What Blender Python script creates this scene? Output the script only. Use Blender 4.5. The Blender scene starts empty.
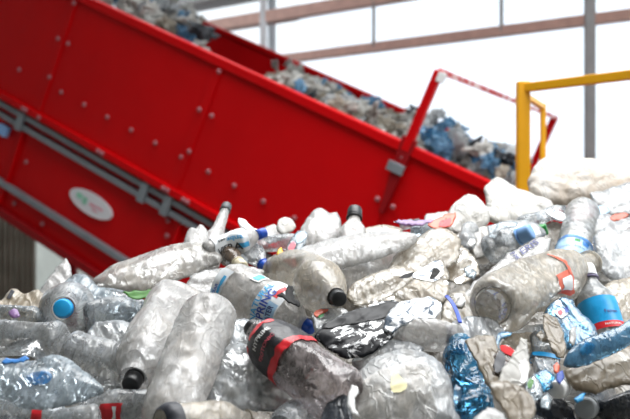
import bpy, bmesh, math, random, zlib
from mathutils import Vector, Matrix, noise
from mathutils.geometry import delaunay_2d_cdt

sc = bpy.context.scene
COL = sc.collection
random.seed(7)

# ------------------------------------------------------------------ camera
F = 875.0                       # focal length in pixels of the 630 px wide frame
EYE = Vector((0.0, 0.0, 1.5))
cam_d = bpy.data.cameras.new('camera')
cam = bpy.data.objects.new('camera', cam_d)
COL.objects.link(cam)
cam.location = EYE
cam.rotation_euler = (math.pi / 2, 0, 0)
cam_d.sensor_width = 36.0
cam_d.lens = 36.0 * F / 630.0
cam_d.clip_start = 0.05
cam_d.clip_end = 200
cam_d.dof.use_dof = True
cam_d.dof.focus_distance = 1.62
cam_d.dof.aperture_fstop = 4.6
sc.camera = cam

# ------------------------------------------------------------------ light
world = bpy.data.worlds.new('overcast_sky')
sc.world = world
world.use_nodes = True
wn = world.node_tree.nodes
bg = wn['Background']
bg.inputs['Color'].default_value = (0.86, 0.94, 1.0, 1)
bg.inputs['Strength'].default_value = 1.6


def area(name, loc, target, sx, sy, power, col=(1, 1, 1)):
    l = bpy.data.lights.new(name, 'AREA')
    l.shape = 'RECTANGLE'
    l.size, l.size_y = sx, sy
    l.energy = power
    l.color = col
    o = bpy.data.objects.new(name, l)
    COL.objects.link(o)
    o.location = loc
    o.rotation_euler = (Vector(target) - Vector(loc)).to_track_quat('-Z', 'Y').to_euler()
    return o


overhead_l = area('overhead_fill', (0.8, 3.6, 5.6), (0.5, 3.1, 1.4), 5.2, 3.6, 190, (1.0, 0.995, 0.985))  # unseen area light added above the heap to brighten it
overhead_l.data.spread = math.radians(104)
area('front_right_fill', (3.6, 0.4, 4.4), (1.2, 5.0, 1.3), 2.6, 2.0, 130, (1.0, 0.99, 0.98))  # unseen area light added to brighten the conveyor front, weaker towards its left

sc.view_settings.view_transform = 'Standard'
sc.view_settings.look = 'None'
sc.view_settings.gamma = 1.0
sc.view_settings.use_curve_mapping = False
sc.view_settings.exposure = 0.15
sc.cycles.use_denoising = True
sc.cycles.max_bounces = 10
sc.cycles.diffuse_bounces = 4
sc.cycles.glossy_bounces = 3
sc.cycles.transmission_bounces = 6
sc.cycles.transparent_max_bounces = 20
sc.cycles.caustics_reflective = False
sc.cycles.caustics_refractive = False
sc.cycles.sample_clamp_indirect = 4.0


# ------------------------------------------------------------------ helpers
def lin(h):
    h = h.lstrip('#')
    v = [int(h[i:i + 2], 16) / 255 for i in (0, 2, 4)]
    return tuple(c / 12.92 if c <= 0.04045 else ((c + 0.055) / 1.055) ** 2.4 for c in v)


def P(px, py, d):
    """the point of the hall seen at pixel px, py from d metres away"""
    return Vector(((px - 315.0) * d / F, d, EYE.z + (209.5 - py) * d / F))


SA, SB = 0.1205, 0.001481       # slope of the heap: 1/depth = SA + SB * py


def dpl(py):
    return 1.0 / (SA + SB * max(py, 110))


def heap_z(y):
    return EYE.z + ((SA + 209.5 * SB) * y - 1.0) / (F * SB)


def tag(o, label=None, cat=None, group=None, kind=None):
    if label:
        o['label'] = label
    if cat:
        o['category'] = cat
    if group:
        o['group'] = group
    if kind:
        o['kind'] = kind
    return o


def mesh_obj(name, verts, faces, mat, parent=None, smooth=True):
    me = bpy.data.meshes.new(name)
    me.from_pydata([tuple(v) for v in verts], [], faces)
    me.update()
    if smooth:
        me.polygons.foreach_set('use_smooth', [True] * len(me.polygons))
    if mat is not None:
        me.materials.append(mat)
    o = bpy.data.objects.new(name, me)
    COL.objects.link(o)
    if parent is not None:
        o.parent = parent
        o.matrix_parent_inverse = parent_inv(parent)
    return o


def parent_inv(parent):
    m = parent.matrix_parent_inverse @ parent.matrix_basis
    p = parent.parent
    while p is not None:
        m = p.matrix_parent_inverse @ p.matrix_basis @ m
        p = p.parent
    return m.inverted()


def empty(name, loc):
    o = bpy.data.objects.new(name, None)
    o.empty_display_size = 0.05
    COL.objects.link(o)
    o.location = loc
    return o


class MB:
    def __init__(self):
        self.v, self.f = [], []

    def box8(self, c):
        b = len(self.v)
        self.v += [Vector(p) for p in c]
        self.f += [tuple(b + i for i in q) for q in
                   ((0, 3, 2, 1), (4, 5, 6, 7), (0, 1, 5, 4), (1, 2, 6, 5), (2, 3, 7, 6), (3, 0, 4, 7))]

    def bar(self, a, b, w, h, up=Vector((0, 0, 1))):
        a, b = Vector(a), Vector(b)
        d = (b - a).normalized()
        s = d.cross(up)
        if s.length < 1e-4:
            s = d.cross(Vector((0, 1, 0)))
        s.normalize()
        t = s.cross(d).normalized()
        s *= w / 2
        t *= h / 2
        self.box8([a - s - t, a + s - t, a + s + t, a - s + t, b - s - t, b + s - t, b + s + t, b - s + t])

    def box(self, x0, x1, y0, y1, z0, z1):
        self.box8([(x0, y0, z0), (x1, y0, z0), (x1, y1, z0), (x0, y1, z0),
                   (x0, y0, z1), (x1, y0, z1), (x1, y1, z1), (x0, y1, z1)])

    def build(self, name, mat, parent=None, bevel=0.0):
        o = mesh_obj(name, self.v, self.f, mat, parent, smooth=False)
        if bevel:
            m = o.modifiers.new('bevel', 'BEVEL')
            m.width = bevel
            m.segments = 2
        return o


# ------------------------------------------------------------------ materials
def new_mat(name):
    m = bpy.data.materials.new(name)
    m.use_nodes = True
    nt = m.node_tree
    nt.nodes.clear()
    out = nt.nodes.new('ShaderNodeOutputMaterial')
    return m, nt, out


def ramp(nt, src, stops):
    r = nt.nodes.new('ShaderNodeValToRGB')
    el = r.color_ramp.elements
    while len(el) < len(stops):
        el.new(0.5)
    for e, (p, c) in zip(el, stops):
        e.position = p
        e.color = (*c, 1) if len(c) == 3 else c
    nt.links.new(src, r.inputs['Fac'])
    return r.outputs['Color']


def noise_tex(nt, coord, scale, detail=3.0, rough=0.55, dist=0.0):
    n = nt.nodes.new('ShaderNodeTexNoise')
    n.inputs['Scale'].default_value = scale
    n.inputs['Detail'].default_value = detail
    n.inputs['Roughness'].default_value = rough
    n.inputs['Distortion'].default_value = dist
    nt.links.new(coord, n.inputs['Vector'])
    return n.outputs['Fac']


def solid(name, col, rough=0.5, metal=0.0, var=0.08, scale=8.0, bump=0.0, bscale=40.0, spec=0.5):
    m, nt, out = new_mat(name)
    b = nt.nodes.new('ShaderNodeBsdfPrincipled')
    tc = nt.nodes.new('ShaderNodeTexCoord').outputs['Object']
    n = noise_tex(nt, tc, scale)
    lo = tuple(c * (1 - var) for c in col)
    hi = tuple(min(1, c * (1 + var)) for c in col)
    nt.links.new(ramp(nt, n, [(0.3, lo), (0.7, hi)]), b.inputs['Base Color'])
    b.inputs['Roughness'].default_value = rough
    b.inputs['Metallic'].default_value = metal
    b.inputs['Specular IOR Level'].default_value = spec
    if bump:
        bp = nt.nodes.new('ShaderNodeBump')
        bp.inputs['Strength'].default_value = bump
        bp.inputs['Distance'].default_value = 0.004
        nt.links.new(noise_tex(nt, tc, bscale), bp.inputs['Height'])
        nt.links.new(bp.outputs['Normal'], b.inputs['Normal'])
    nt.links.new(b.outputs[0], out.inputs['Surface'])
    return m


def plastic(name, col, dirt, opac=(0.3, 0.6), rough=0.25, dirt_amt=0.5, rim=0.5, trans=0.4,
            bump=0.3, bscale=20.0, tint=None, spec=0.6, gscale=14.0):
    """thin translucent plastic: clear film with grime clinging in patches"""
    m, nt, out = new_mat(name)
    L = nt.links.new
    tc = nt.nodes.new('ShaderNodeTexCoord').outputs['Object']
    rnd = nt.nodes.new('ShaderNodeObjectInfo').outputs['Random']
    add = nt.nodes.new('ShaderNodeVectorMath')
    add.operation = 'ADD'
    L(tc, add.inputs[0])
    mul = nt.nodes.new('ShaderNodeMath')
    mul.operation = 'MULTIPLY'
    mul.inputs[1].default_value = 31.0
    L(rnd, mul.inputs[0])
    L(mul.outputs[0], add.inputs[1])
    co = add.outputs[0]
    g = noise_tex(nt, co, gscale, 5.0, 0.65, 0.6)
    mid = (0.62 - 0.25 * dirt_amt)
    mask = ramp(nt, g, [(max(0.05, mid - 0.16), (0, 0, 0)), (mid + 0.16, (1, 1, 1))])
    mixc = nt.nodes.new('ShaderNodeMix')
    mixc.data_type = 'RGBA'
    mixc.inputs['A'].default_value = (*col, 1)
    mixc.inputs['B'].default_value = (*dirt, 1)
    sc_ = nt.nodes.new('ShaderNodeMath')
    sc_.operation = 'MULTIPLY'
    L(mask, sc_.inputs[0])
    sc_.inputs[1].default_value = min(1.0, 0.3 + dirt_amt * 0.6)
    L(sc_.outputs[0], mixc.inputs['Factor'])
    base = mixc.outputs['Result']
    fine = None
    # wrinkles of the film: broad soft waves plus sharp crease lines
    mp = nt.nodes.new('ShaderNodeMapping')
    mp.inputs['Rotation'].default_value = (0.5, 0.6, 0.9)
    mp.inputs['Scale'].default_value = (1.0, 0.38, 0.8)
    L(co, mp.inputs['Vector'])
    mp2 = nt.nodes.new('ShaderNodeMapping')
    mp2.inputs['Rotation'].default_value = (0.2, 0.9, 0.4)
    mp2.inputs['Scale'].default_value = (1.0, 0.22, 0.7)
    L(co, mp2.inputs['Vector'])
    fine = noise_tex(nt, mp2.outputs[0], 75.0, 4.0, 0.65, 0.8)
    w1 = noise_tex(nt, mp.outputs[0], bscale, 1.2, 0.5, 1.2)
    w2 = noise_tex(nt, mp.outputs[0], bscale * 1.6, 1.6, 0.5, 0.8)
    cr = ramp(nt, w2, [(0.46, (0, 0, 0)), (0.5, (1, 1, 1)), (0.54, (0, 0, 0))])
    hm = nt.nodes.new('ShaderNodeMath')
    hm.operation = 'MULTIPLY_ADD'
    L(cr, hm.inputs[0])
    hm.inputs[1].default_value = 0.12
    L(w1, hm.inputs[2])
    bp = nt.nodes.new('ShaderNodeBump')
    bp.inputs['Strength'].default_value = bump
    bp.inputs['Distance'].default_value = 0.02
    L(hm.outputs[0], bp.inputs['Height'])
    nrm_ = bp.outputs['Normal']
    df = nt.nodes.new('ShaderNodeBsdfDiffuse')
    L(base, df.inputs['Color'])
    L(nrm_, df.inputs['Normal'])
    t = nt.nodes.new('ShaderNodeBsdfTranslucent')
    L(base, t.inputs['Color'])
    L(nrm_, t.inputs['Normal'])
    mx = nt.nodes.new('ShaderNodeMixShader')
    mx.inputs[0].default_value = trans
    L(df.outputs[0], mx.inputs[1])
    L(t.outputs[0], mx.inputs[2])
    body = mx.outputs[0]
    fr = nt.nodes.new('ShaderNodeFresnel')
    fr.inputs['IOR'].default_value = 1.55
    L(nrm_, fr.inputs['Normal'])
    if opac[1] < 1.0 or opac[0] < 1.0:
        tr = nt.nodes.new('ShaderNodeBsdfTransparent')
        tr.inputs['Color'].default_value = (*(tint or (0.97, 0.98, 0.985)), 1)
        op = nt.nodes.new('ShaderNodeMapRange')
        L(mask, op.inputs['Value'])
        op.inputs['To Min'].default_value = opac[0]
        op.inputs['To Max'].default_value = opac[1]
        sp = ramp(nt, fine, [(0.46, (0, 0, 0)), (0.66, (0.38, 0.38, 0.38))])
        a0 = nt.nodes.new('ShaderNodeMath')
        a0.operation = 'ADD'
        L(op.outputs[0], a0.inputs[0])
        L(sp, a0.inputs[1])
        ml = nt.nodes.new('ShaderNodeMath')
        ml.operation = 'MULTIPLY_ADD'
        L(fr.outputs[0], ml.inputs[0])
        ml.inputs[1].default_value = rim
        L(a0.outputs[0], ml.inputs[2])
        ml.use_clamp = True
        m2 = nt.nodes.new('ShaderNodeMixShader')
        L(ml.outputs[0], m2.inputs[0])
        L(tr.outputs[0], m2.inputs[1])
        L(body, m2.inputs[2])
        body = m2.outputs[0]
    gl = nt.nodes.new('ShaderNodeBsdfGlossy')
    gl.inputs['Roughness'].default_value = rough
    L(nrm_, gl.inputs['Normal'])
    gf = nt.nodes.new('ShaderNodeMath')
    gf.operation = 'MULTIPLY'
    L(fr.outputs[0], gf.inputs[0])
    gf.inputs[1].default_value = spec * 1.45
    gf.use_clamp = True
    m3 = nt.nodes.new('ShaderNodeMixShader')
    L(gf.outputs[0], m3.inputs[0])
    L(body, m3.inputs[1])
    L(gl.outputs[0], m3.inputs[2])
    L(m3.outputs[0], out.inputs['Surface'])
    return m


def foil(name, dark, bright, scale=22.0, thr=0.5):
    m, nt, out = new_mat(name)
    L = nt.links.new
    tc = nt.nodes.new('ShaderNodeTexCoord').outputs['Object']
    n = noise_tex(nt, tc, scale, 6.0, 0.7, 1.5)
    f = ramp(nt, n, [(thr - 0.03, (0, 0, 0)), (thr + 0.03, (1, 1, 1))])
    a = nt.nodes.new('ShaderNodeBsdfPrincipled')
    a.inputs['Base Color'].default_value = (*dark, 1)
    a.inputs['Roughness'].default_value = 0.45
    a.inputs['Specular IOR Level'].default_value = 0.25
    b = nt.nodes.new('ShaderNodeBsdfPrincipled')
    b.inputs['Base Color'].default_value = (*bright, 1)
    b.inputs['Roughness'].default_value = 0.3
    b.inputs['Metallic'].default_value = 0.35
    x = nt.nodes.new('ShaderNodeMixShader')
    L(f, x.inputs[0])
    L(a.outputs[0], x.inputs[1])
    L(b.outputs[0], x.inputs[2])
    L(x.outputs[0], out.inputs['Surface'])
    return m


BEIGE = lin('b5a78f')
TAN = lin('9a8a70')
M = {}
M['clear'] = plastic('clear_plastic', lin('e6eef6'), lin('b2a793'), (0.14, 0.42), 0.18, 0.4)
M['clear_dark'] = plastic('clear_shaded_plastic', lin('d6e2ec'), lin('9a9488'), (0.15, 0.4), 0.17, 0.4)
M['milky'] = plastic('milky_plastic', lin('faf9f8'), lin('d6c9b8'), (0.46, 0.72), 0.25, 0.3, trans=0.5)
M['dusty'] = plastic('dusty_plastic', lin('f4eee4'), lin('d2c2a6'), (0.28, 0.54), 0.18, 0.5)
M['grey'] = plastic('grey_plastic', lin('e9f0f7'), lin('b6ac9b'), (0.3, 0.58), 0.18, 0.5)
M['film'] = plastic('clear_film', lin('eaf1f8'), lin('bcb2a2'), (0.28, 0.56), 0.2, 0.4, bump=0.4, bscale=22)
M['tanfilm'] = plastic('dusty_film', lin('e9e0d0'), lin('b9a587'), (0.3, 0.6), 0.26, 0.5, bump=0.45, bscale=22)
M['whitebag'] = plastic('white_bag', lin('d9d8d4'), lin('c9bfad'), (1, 1), 0.4, 0.2, trans=0.25, bump=0.6, bscale=16, spec=.3)
M['stained'] = plastic('stained_sack', lin('d6d4d0'), lin('b58f58'), (1, 1), 0.45, 0.42, trans=0.25, bump=0.45, bscale=22, gscale=6, spec=.3)
M['whitefilm'] = plastic('white_film', lin('f8f8f8'), lin('e4ddd2'), (0.55, 0.78), 0.22, 0.3, trans=0.5, bump=0.35, bscale=22)
M['blue'] = plastic('blue_plastic', lin('55aadc'), lin('3a8fca'), (0.16, 0.32), 0.08, 0.4, tint=(0.4, 0.75, 0.95), spec=0.8)
M['bluefilm'] = plastic('blue_film', lin('86bbe0'), lin('4f9bd0'), (0.25, 0.5), 0.14, 0.4, tint=(0.5, 0.76, 0.93), spec=0.8)
M['palefilm'] = plastic('pale_blue_film', lin('dbe8f1'), lin('b0c0ca'), (0.16, 0.45), 0.14, 0.4, bump=0.45, bscale=22, tint=(.9, .96, 1))
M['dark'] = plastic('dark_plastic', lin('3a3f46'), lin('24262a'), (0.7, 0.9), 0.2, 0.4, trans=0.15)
M['brown'] = plastic('brown_plastic', lin('9a8878'), lin('6d5a4c'), (0.4, 0.7), 0.2, 0.5)
M['purple'] = plastic('purple_film', lin('b58fc6'), lin('a274b8'), (0.85, 0.95), 0.35, 0.3)
M['blueprint'] = plastic('blue_printed_film', lin('3f8fd8'), lin('6cb0e6'), (0.35, 0.85), 0.2, 0.4)
M['clear_pink'] = plastic('pinkish_clear_plastic', lin('ece2e2'), lin('b3a09c'), (0.1, 0.36), 0.12, 0.35, tint=(.93, .89, .9))
M['tandark'] = plastic('dark_dusty_film', lin('b9ab96'), lin('86765d'), (0.5, 0.8), 0.3, 0.55, bump=0.45, bscale=20)
M['hazefilm'] = plastic('hazy_film', lin('f4f2ef'), lin('cfc0a8'), (0.28, 0.6), 0.18, 0.4, trans=.5, bump=0.4, bscale=18)
M['foil'] = foil('black_silver_foil', lin('1b1c21'), lin('e8eaec'), 22, 0.53)
M['foildark'] = foil('black_foil', lin('17181c'), lin('8a9098'), 26, 0.68)
M['foilblue'] = foil('silver_foil', lin('5a6878'), lin('eef1f4'), 30, 0.46)
M['black'] = solid('black_plastic', lin('141516'), 0.6, bump=0.2, spec=.2)
M['blackcap'] = solid('black_cap_plastic', lin('222427'), 0.42, bump=0.15, var=0.25, scale=90)
M['whitecap'] = solid('white_cap_plastic', lin('eceef0'), 0.4)
M['greycap'] = solid('grey_cap_plastic', lin('9ea4a9'), 0.45)
M['cream'] = solid('cream_cap_plastic', lin('d9cfb4'), 0.45)
M['skycap'] = solid('sky_blue_cap_plastic', lin('22b4fa'), 0.4)
M['bluecap'] = solid('blue_cap_plastic', lin('1d56c4'), 0.35)
M['palecap'] = solid('pale_blue_cap_plastic', lin('86b4ea'), 0.4)
M['greencap'] = solid('green_cap_plastic', lin('1fae4a'), 0.35)
M['green'] = solid('green_film', lin('3f7d28'), 0.4, var=0.3, scale=60)
M['greyblack'] = solid('grey_black_cap_plastic', lin('4c5054'), 0.5, var=0.3, scale=80)
M['w_label'] = solid('white_label_film', lin('e9eef2'), 0.4, var=0.06, scale=60)
M['lb_label'] = solid('pale_blue_label_film', lin('a9cdec'), 0.4, var=0.12, scale=60)
M['b_label'] = solid('sky_blue_label_film', lin('16a6e8'), 0.35, var=0.05)
M['mb_label'] = solid('mid_blue_label_film', lin('3f86d2'), 0.35, var=0.08)
M['k_label'] = solid('black_label_film', lin('26262b'), 0.4, var=0.35, scale=70, bump=0.4, bscale=90)
M['r_label'] = solid('red_label_film', lin('e02b35'), 0.35, var=0.1, scale=60, bump=0.4, bscale=80)
M['o_label'] = solid('orange_label_film', lin('e2603f'), 0.4, var=0.1)
M['ink_blue'] = solid('blue_ink', lin('2b4fae'), 0.5)
M['ink_cyan'] = solid('cyan_ink', lin('49aee6'), 0.5)
M['ink_navy'] = solid('navy_ink', lin('333a78'), 0.5)
M['ink_white'] = solid('white_ink', lin('f2f2f2'), 0.5)
M['ink_pink'] = solid('pink_ink', lin('d8596a'), 0.5)
M['ink_red'] = solid('red_ink', lin('d8333a'), 0.5)
M['ink_green'] = solid('green_ink', lin('3fa05a'), 0.5)
M['ink_dark'] = solid('dark_ink', lin('2c2f38'), 0.5)
M['sticker'] = solid('pale_yellow_sticker', lin('efe6b4'), 0.5, var=0.12, scale=50)
M['paper'] = solid('white_paper', lin('eeeeee'), 0.6, var=0.05, bump=0.4)
M['yellow_lab'] = solid('yellow_label_film', lin('f0b81e'), 0.4)
M['redfilm'] = solid('red_film', lin('d8101c'), 0.6, var=0.15, bump=0.3, spec=.2)
M['rust'] = solid('red_brown_film', lin('b24a2a'), 0.4, var=0.15, bump=0.4)
M['cyanring'] = solid('cyan_ring_plastic', lin('1d97d4'), 0.35)
M['bluestrap'] = solid('blue_strap_plastic', lin('1f4fd0'), 0.35)
M['violet'] = solid('violet_plastic', lin('77708f'), 0.4)

# conveyor and hall
M['red'] = solid('red_painted_steel', lin('c60008'), 0.45, var=0.06, scale=2.0, spec=.15)
M['reddark'] = solid('dark_red_painted_steel', lin('8a0a12'), 0.5, var=0.1, scale=3.0, spec=.2)
M['mottled_red'] = foil('mottled_red_paint', lin('d0201c'), lin('e8c4bc'), 6, 0.52)  # red broken up by pale pinkish noise patches
M['steel'] = solid('grey_steel', lin('8b939b'), 0.45, 0.4, 0.1)
M['bolt'] = solid('zinc_bolt', lin('a8646c'), 0.6, 0.0)
M['belt'] = solid('black_belt', lin('2a2a2c'), 0.8)
M['yellow'] = solid('yellow_painted_steel', lin('f5b004'), 0.4, var=0.05)
M['badge'] = solid('white_badge_enamel', lin('e6e6ee'), 0.4, var=0.02)
M['badge_green'] = solid('pale_green_print', lin('8fcfb8'), 0.5)
M['badge_pink'] = solid('pale_pink_print', lin('e0a8b8'), 0.5)
M['beam'] = solid('red_brown_beam_paint', lin('c9a092'), 0.6, var=0.12)
M['beamgrey'] = solid('grey_beam_paint', lin('9a9796'), 0.6)
M['floor'] = solid('grey_concrete', lin('8b8983'), 0.85, var=0.2, scale=3, bump=0.3)
M['wallmat'] = solid('grey_plaster', lin('c9cac2'), 0.9, var=0.1)
M['roofmat'] = solid('grey_roof_sheet', lin('8d8f92'), 0.8, var=0.1)


def corrugated():
    m, nt, out = new_mat('dark_corrugated_sheet')
    b = nt.nodes.new('ShaderNodeBsdfPrincipled')
    tc = nt.nodes.new('ShaderNodeTexCoord').outputs['Object']
    n = noise_tex(nt, tc, 4.0)
    nt.links.new(ramp(nt, n, [(0.3, lin('7f786c')), (0.7, lin('989082'))]), b.inputs['Base Color'])
    b.inputs['Roughness'].default_value = 0.6
    nt.links.new(b.outputs[0], out.inputs['Surface'])
    return m


M['corrugated'] = corrugated()


def glass():
    m, nt, out = new_mat('window_sheet')
    L = nt.links.new
    t = nt.nodes.new('ShaderNodeBsdfTransparent')
    t.inputs['Color'].default_value = (0.97, 0.98, 1, 1)
    g = nt.nodes.new('ShaderNodeBsdfGlossy')
    g.inputs['Roughness'].default_value = 0.1
    fr = nt.nodes.new('ShaderNodeFresnel')
    fr.inputs['IOR'].default_value = 1.6
    x = nt.nodes.new('ShaderNodeMixShader')
    L(fr.outputs[0], x.inputs[0])
    L(t.outputs[0], x.inputs[1])
    L(g.outputs[0], x.inputs[2])
    L(x.outputs[0], out.inputs['Surface'])
    return m


M['glass'] = glass()

# ------------------------------------------------------------------ the hall
FZ = -0.5


def struct(o):
    o['kind'] = 'structure'
    return o


b = MB()
b.box(-9, 9, -4, 16, FZ - 0.2, FZ)
struct(b.build('floor', M['floor']))

# back wall: a run of big bright panes behind slim beams
DW = lambda px: 1.0 / (0.0769 + (px - 160.0) / 470.0 * 0.0342)
WL, WR = P(-20, 0, DW(-20)), P(800, 0, DW(800))


def wall_pt(px, z, off=0.0):
    p = P(px, 209.5, DW(px))
    n = Vector((WR.y - WL.y, WL.x - WR.x, 0)).normalized()
    if n.y > 0:
        n = -n
    p = p + n * off
    p.z = z
    return p


def wall_z(px, py):
    return EYE.z + (209.5 - py) * DW(px) / F


def pane(name, pa, pb, z0, z1):
    a, c = wall_pt(pa, z0), wall_pt(pb, z0)
    n = (c - a).cross(Vector((0, 0, 1))).normalized() * 0.01
    m = MB()
    m.box8([a - n, c - n, c + n, a + n] + [q + Vector((0, 0, z1 - z0)) for q in (a - n, c - n, c + n, a + n)])
    return struct(m.build(name, M['glass']))


zl, zu = wall_z(630, 16), wall_z(378, 0)
cols = [-20, 120, 268, 378, 505, 593, 700, 800]
k = 1
for (z0, z1) in ((FZ + 1.85, zl), (zl, zu), (zu, 6.2)):
    for i in range(len(cols) - 1):
        pane('window_%d' % k, cols[i], cols[i + 1], z0, z1)
        k += 1
t = 1


def trim(a, b_, w, h, mat):
    global t
    m = MB()
    m.bar(a, b_, w, h)
    struct(m.build('trim_%d' % t, mat))
    t += 1


trim(wall_pt(-20, zl, .05), wall_pt(800, zl, .05), 0.12, 0.11, M['beam'])
trim(wall_pt(-20, zu, .05), wall_pt(800, zu, .05), 0.14, 0.15, M['beam'])
trim(wall_pt(-20, zu + 0.42, .1), wall_pt(330, zu + 0.42, .1), 0.3, 0.2, M['beamgrey'])
trim(wall_pt(-20, FZ + 1.85, .05), wall_pt(800, FZ + 1.85, .05), 0.12, 0.12, M['beam'])
trim(wall_pt(593, FZ, .1), wall_pt(593, 6.2, .1), 0.1, 0.085, M['beamgrey'])
trim(wall_pt(378, zl, .1), wall_pt(378, 6.2, .1), 0.04, 0.04, M['beamgrey'])
trim(wall_pt(505, zl, .1), wall_pt(505, 6.2, .1), 0.04, 0.03, M['beamgrey'])
trim(wall_pt(268, zl - 0.9, .1), wall_pt(268, 6.2, .1), 0.09, 0.09, M['whitecap'])
trim(wall_pt(120, FZ, .1), wall_pt(120, 6.2, .1), 0.1, 0.1, M['beamgrey'])
m = MB()
a, c = wall_pt(-20, FZ), wall_pt(800, FZ)
m.bar(a + Vector((0, 0, .92)), c + Vector((0, 0, .92)), 0.15, 1.84)
struct(m.build('wall_back', M['wallmat']))

# corrugated dark wall under the conveyor on the left
cw = MB()
A0, B0 = P(-900, 209.5, 8.0), P(36, 209.5, 11.4)
n = 120
dirv = (B0 - A0)
nrm = Vector((dirv.y, -dirv.x, 0)).normalized()
for i in range(n):
    for j, (z, ) in enumerate(((FZ,), (1.75,))):
        pass
vs, fs = [], []
for i in range(n * 4 + 1):
    q = A0 + dirv * (i / (n * 4))
    off = (0, 0.05, 0.05, 0)[i % 4]
    for z in (FZ, 1.8):
        v = q + nrm * off
        v.z = z
        vs.append(v)
for i in range(n * 4):
    fs.append((2 * i, 2 * i + 2, 2 * i + 3, 2 * i + 1))
o = mesh_obj('wall_left', vs, fs, M['corrugated'], smooth=False)
o.modifiers.new('thick', 'SOLIDIFY').thickness = 0.02
struct(o)
# unseen roof and walls, shaped to dim the front and left side
m = MB()
m.box(-9, 9, -4, 1.4, 6.2, 6.35)
m.box(-9, -0.4, 1.4, 8.0, 6.2, 6.35)
m.box(-0.4, 9, 7.0, 16, 6.2, 6.35)
struct(m.build('ceiling_shade', M['roofmat']))
m = MB()
m.box(-6.2, -6.0, -4, 9, FZ, 6.2)  # out-of-view wall added to keep the left side dark
struct(m.build('wall_side_shade', M['wallmat']))
m = MB()
m.box(7.0, 7.2, -4, 4.0, FZ, 6.2)  # out-of-view wall added to cut sky light from the right
struct(m.build('wall_right_shade', M['wallmat']))
m = MB()
m.box(-9, 9, -4.2, -4.0, FZ, 6.2)
struct(m.build('wall_front', M['wallmat']))

# ------------------------------------------------------------------ the conveyor
O0 = P(450, 166, 5.0)
E0 = P(0, -42, 6.72)
U = (E0 - O0).normalized()                      # up the belt, to the left
NN = Vector((-U.y, U.x, 0)).normalized()
if NN.y < 0:
    NN = -NN
VU = NN.cross(U)
if VU.z < 0:
    VU = -VU
BW = 2.0


def C(s, w, h):
    return O0 + U * s + NN * w + VU * h


conv = empty('belt_conveyor', C(0, 1, -1.5))
tag(conv, 'big red inclined belt conveyor rising to the left behind the waste heap', 'conveyor')
S0, S1 = -1.6, 5.6
HT = 1.78


def cpanel(name, w0, w1, h0, h1, mat, s0=S0, s1=S1, bevel=0.006):
    m = MB()
    m.box8([C(s0, w0, h0), C(s1, w0, h0), C(s1, w1, h0), C(s0, w1, h0),
            C(s0, w0, h1), C(s1, w0, h1), C(s1, w1, h1), C(s0, w1, h1)])
    return m.build(name, mat, conv, bevel)


hf = lambda fr: -HT * fr
cpanel('side_panel', 0.0, 0.06, hf(0.535), 0.0, M['red'])
cpanel('top_lip', -0.025, 0.075, -0.045, 0.015, M['red'])
cpanel('ledge', -0.045, 0.05, hf(0.545), hf(0.515), M['red'])
cpanel('frame_panel', 0.035, 0.1, hf(1.0), hf(0.53), M['red'], s0=-0.4)
cpanel('frame_flange', -0.02, 0.1, hf(1.0) - 0.02, hf(0.975), M['reddark'], s0=-0.4)
for f0, f1 in ((0.556, 0.578), (0.6, 0.622), (0.865, 0.89)):
    cpanel('guide_rail', -0.015, 0.05, hf(f1), hf(f0), M['steel'], s0=-0.3)
cpanel('far_side_panel', BW, BW + 0.06, -0.9, 0.04, M['red'])
cpanel('far_top_lip', BW - 0.02, BW + 0.08, 0.02, 0.065, M['red'])
cpanel('belt', 0.06, BW, -0.62, -0.58, M['belt'])
cpanel('under_frame', 0.3, BW - 0.1, hf(0.98), hf(0.6), M['reddark'], s0=1.0)


def s_at(px, frac, w=0.0):
    """distance along the conveyor where the height fraction frac shows at column px"""
    lo, hi = -3.0, 7.0
    for _ in range(40):
        mid = (lo + hi) / 2
        p = C(mid, w, hf(frac))
        if 315 + p.x * F / p.y < px:
            hi = mid
        else:
            lo = mid
    return (lo + hi) / 2


for px in (77, 222, 405):
    s = s_at(px, 0.0)
    m = MB()
    m.box8([C(s - .035, -0.012, hf(.53)), C(s + .035, -0.012, hf(.53)), C(s + .035, 0.01, hf(.53)), C(s - .035, 0.01, hf(.53)),
            C(s - .035, -0.012, -0.03), C(s + .035, -0.012, -0.03), C(s + .035, 0.01, -0.03), C(s - .035, 0.01, -0.03)])
    m.build('seam_strip', M['red'], conv, 0.004)
for px in (22, 180):
    s = s_at(px, 0.62)
    m = MB()
    m.bar(C(s, 0.02, hf(.63)), C(s, 0.02, hf(.97)), 0.03, 0.03, NN)
    m.build('frame_rib', M['red'], conv, 0.003)


def bolt(s, h, r=0.017, w=-0.005):
    vs, fs = [], []
    for ring, (rr, off) in enumerate(((r, 0.0), (r, -0.008), (r * .6, -0.014))):
        for i in range(10):
            a_ = i / 10 * math.tau
            vs.append(C(s + math.cos(a_) * rr, w + off, h + math.sin(a_) * rr))
    for k_ in range(2):
        for i in range(10):
            j = (i + 1) % 10
            fs.append((k_ * 10 + i, k_ * 10 + j, k_ * 10 + 10 + j, k_ * 10 + 10 + i))
    fs.append(tuple(range(20, 30)))
    mesh_obj('bolt', vs, fs, M['bolt'], conv)


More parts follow.
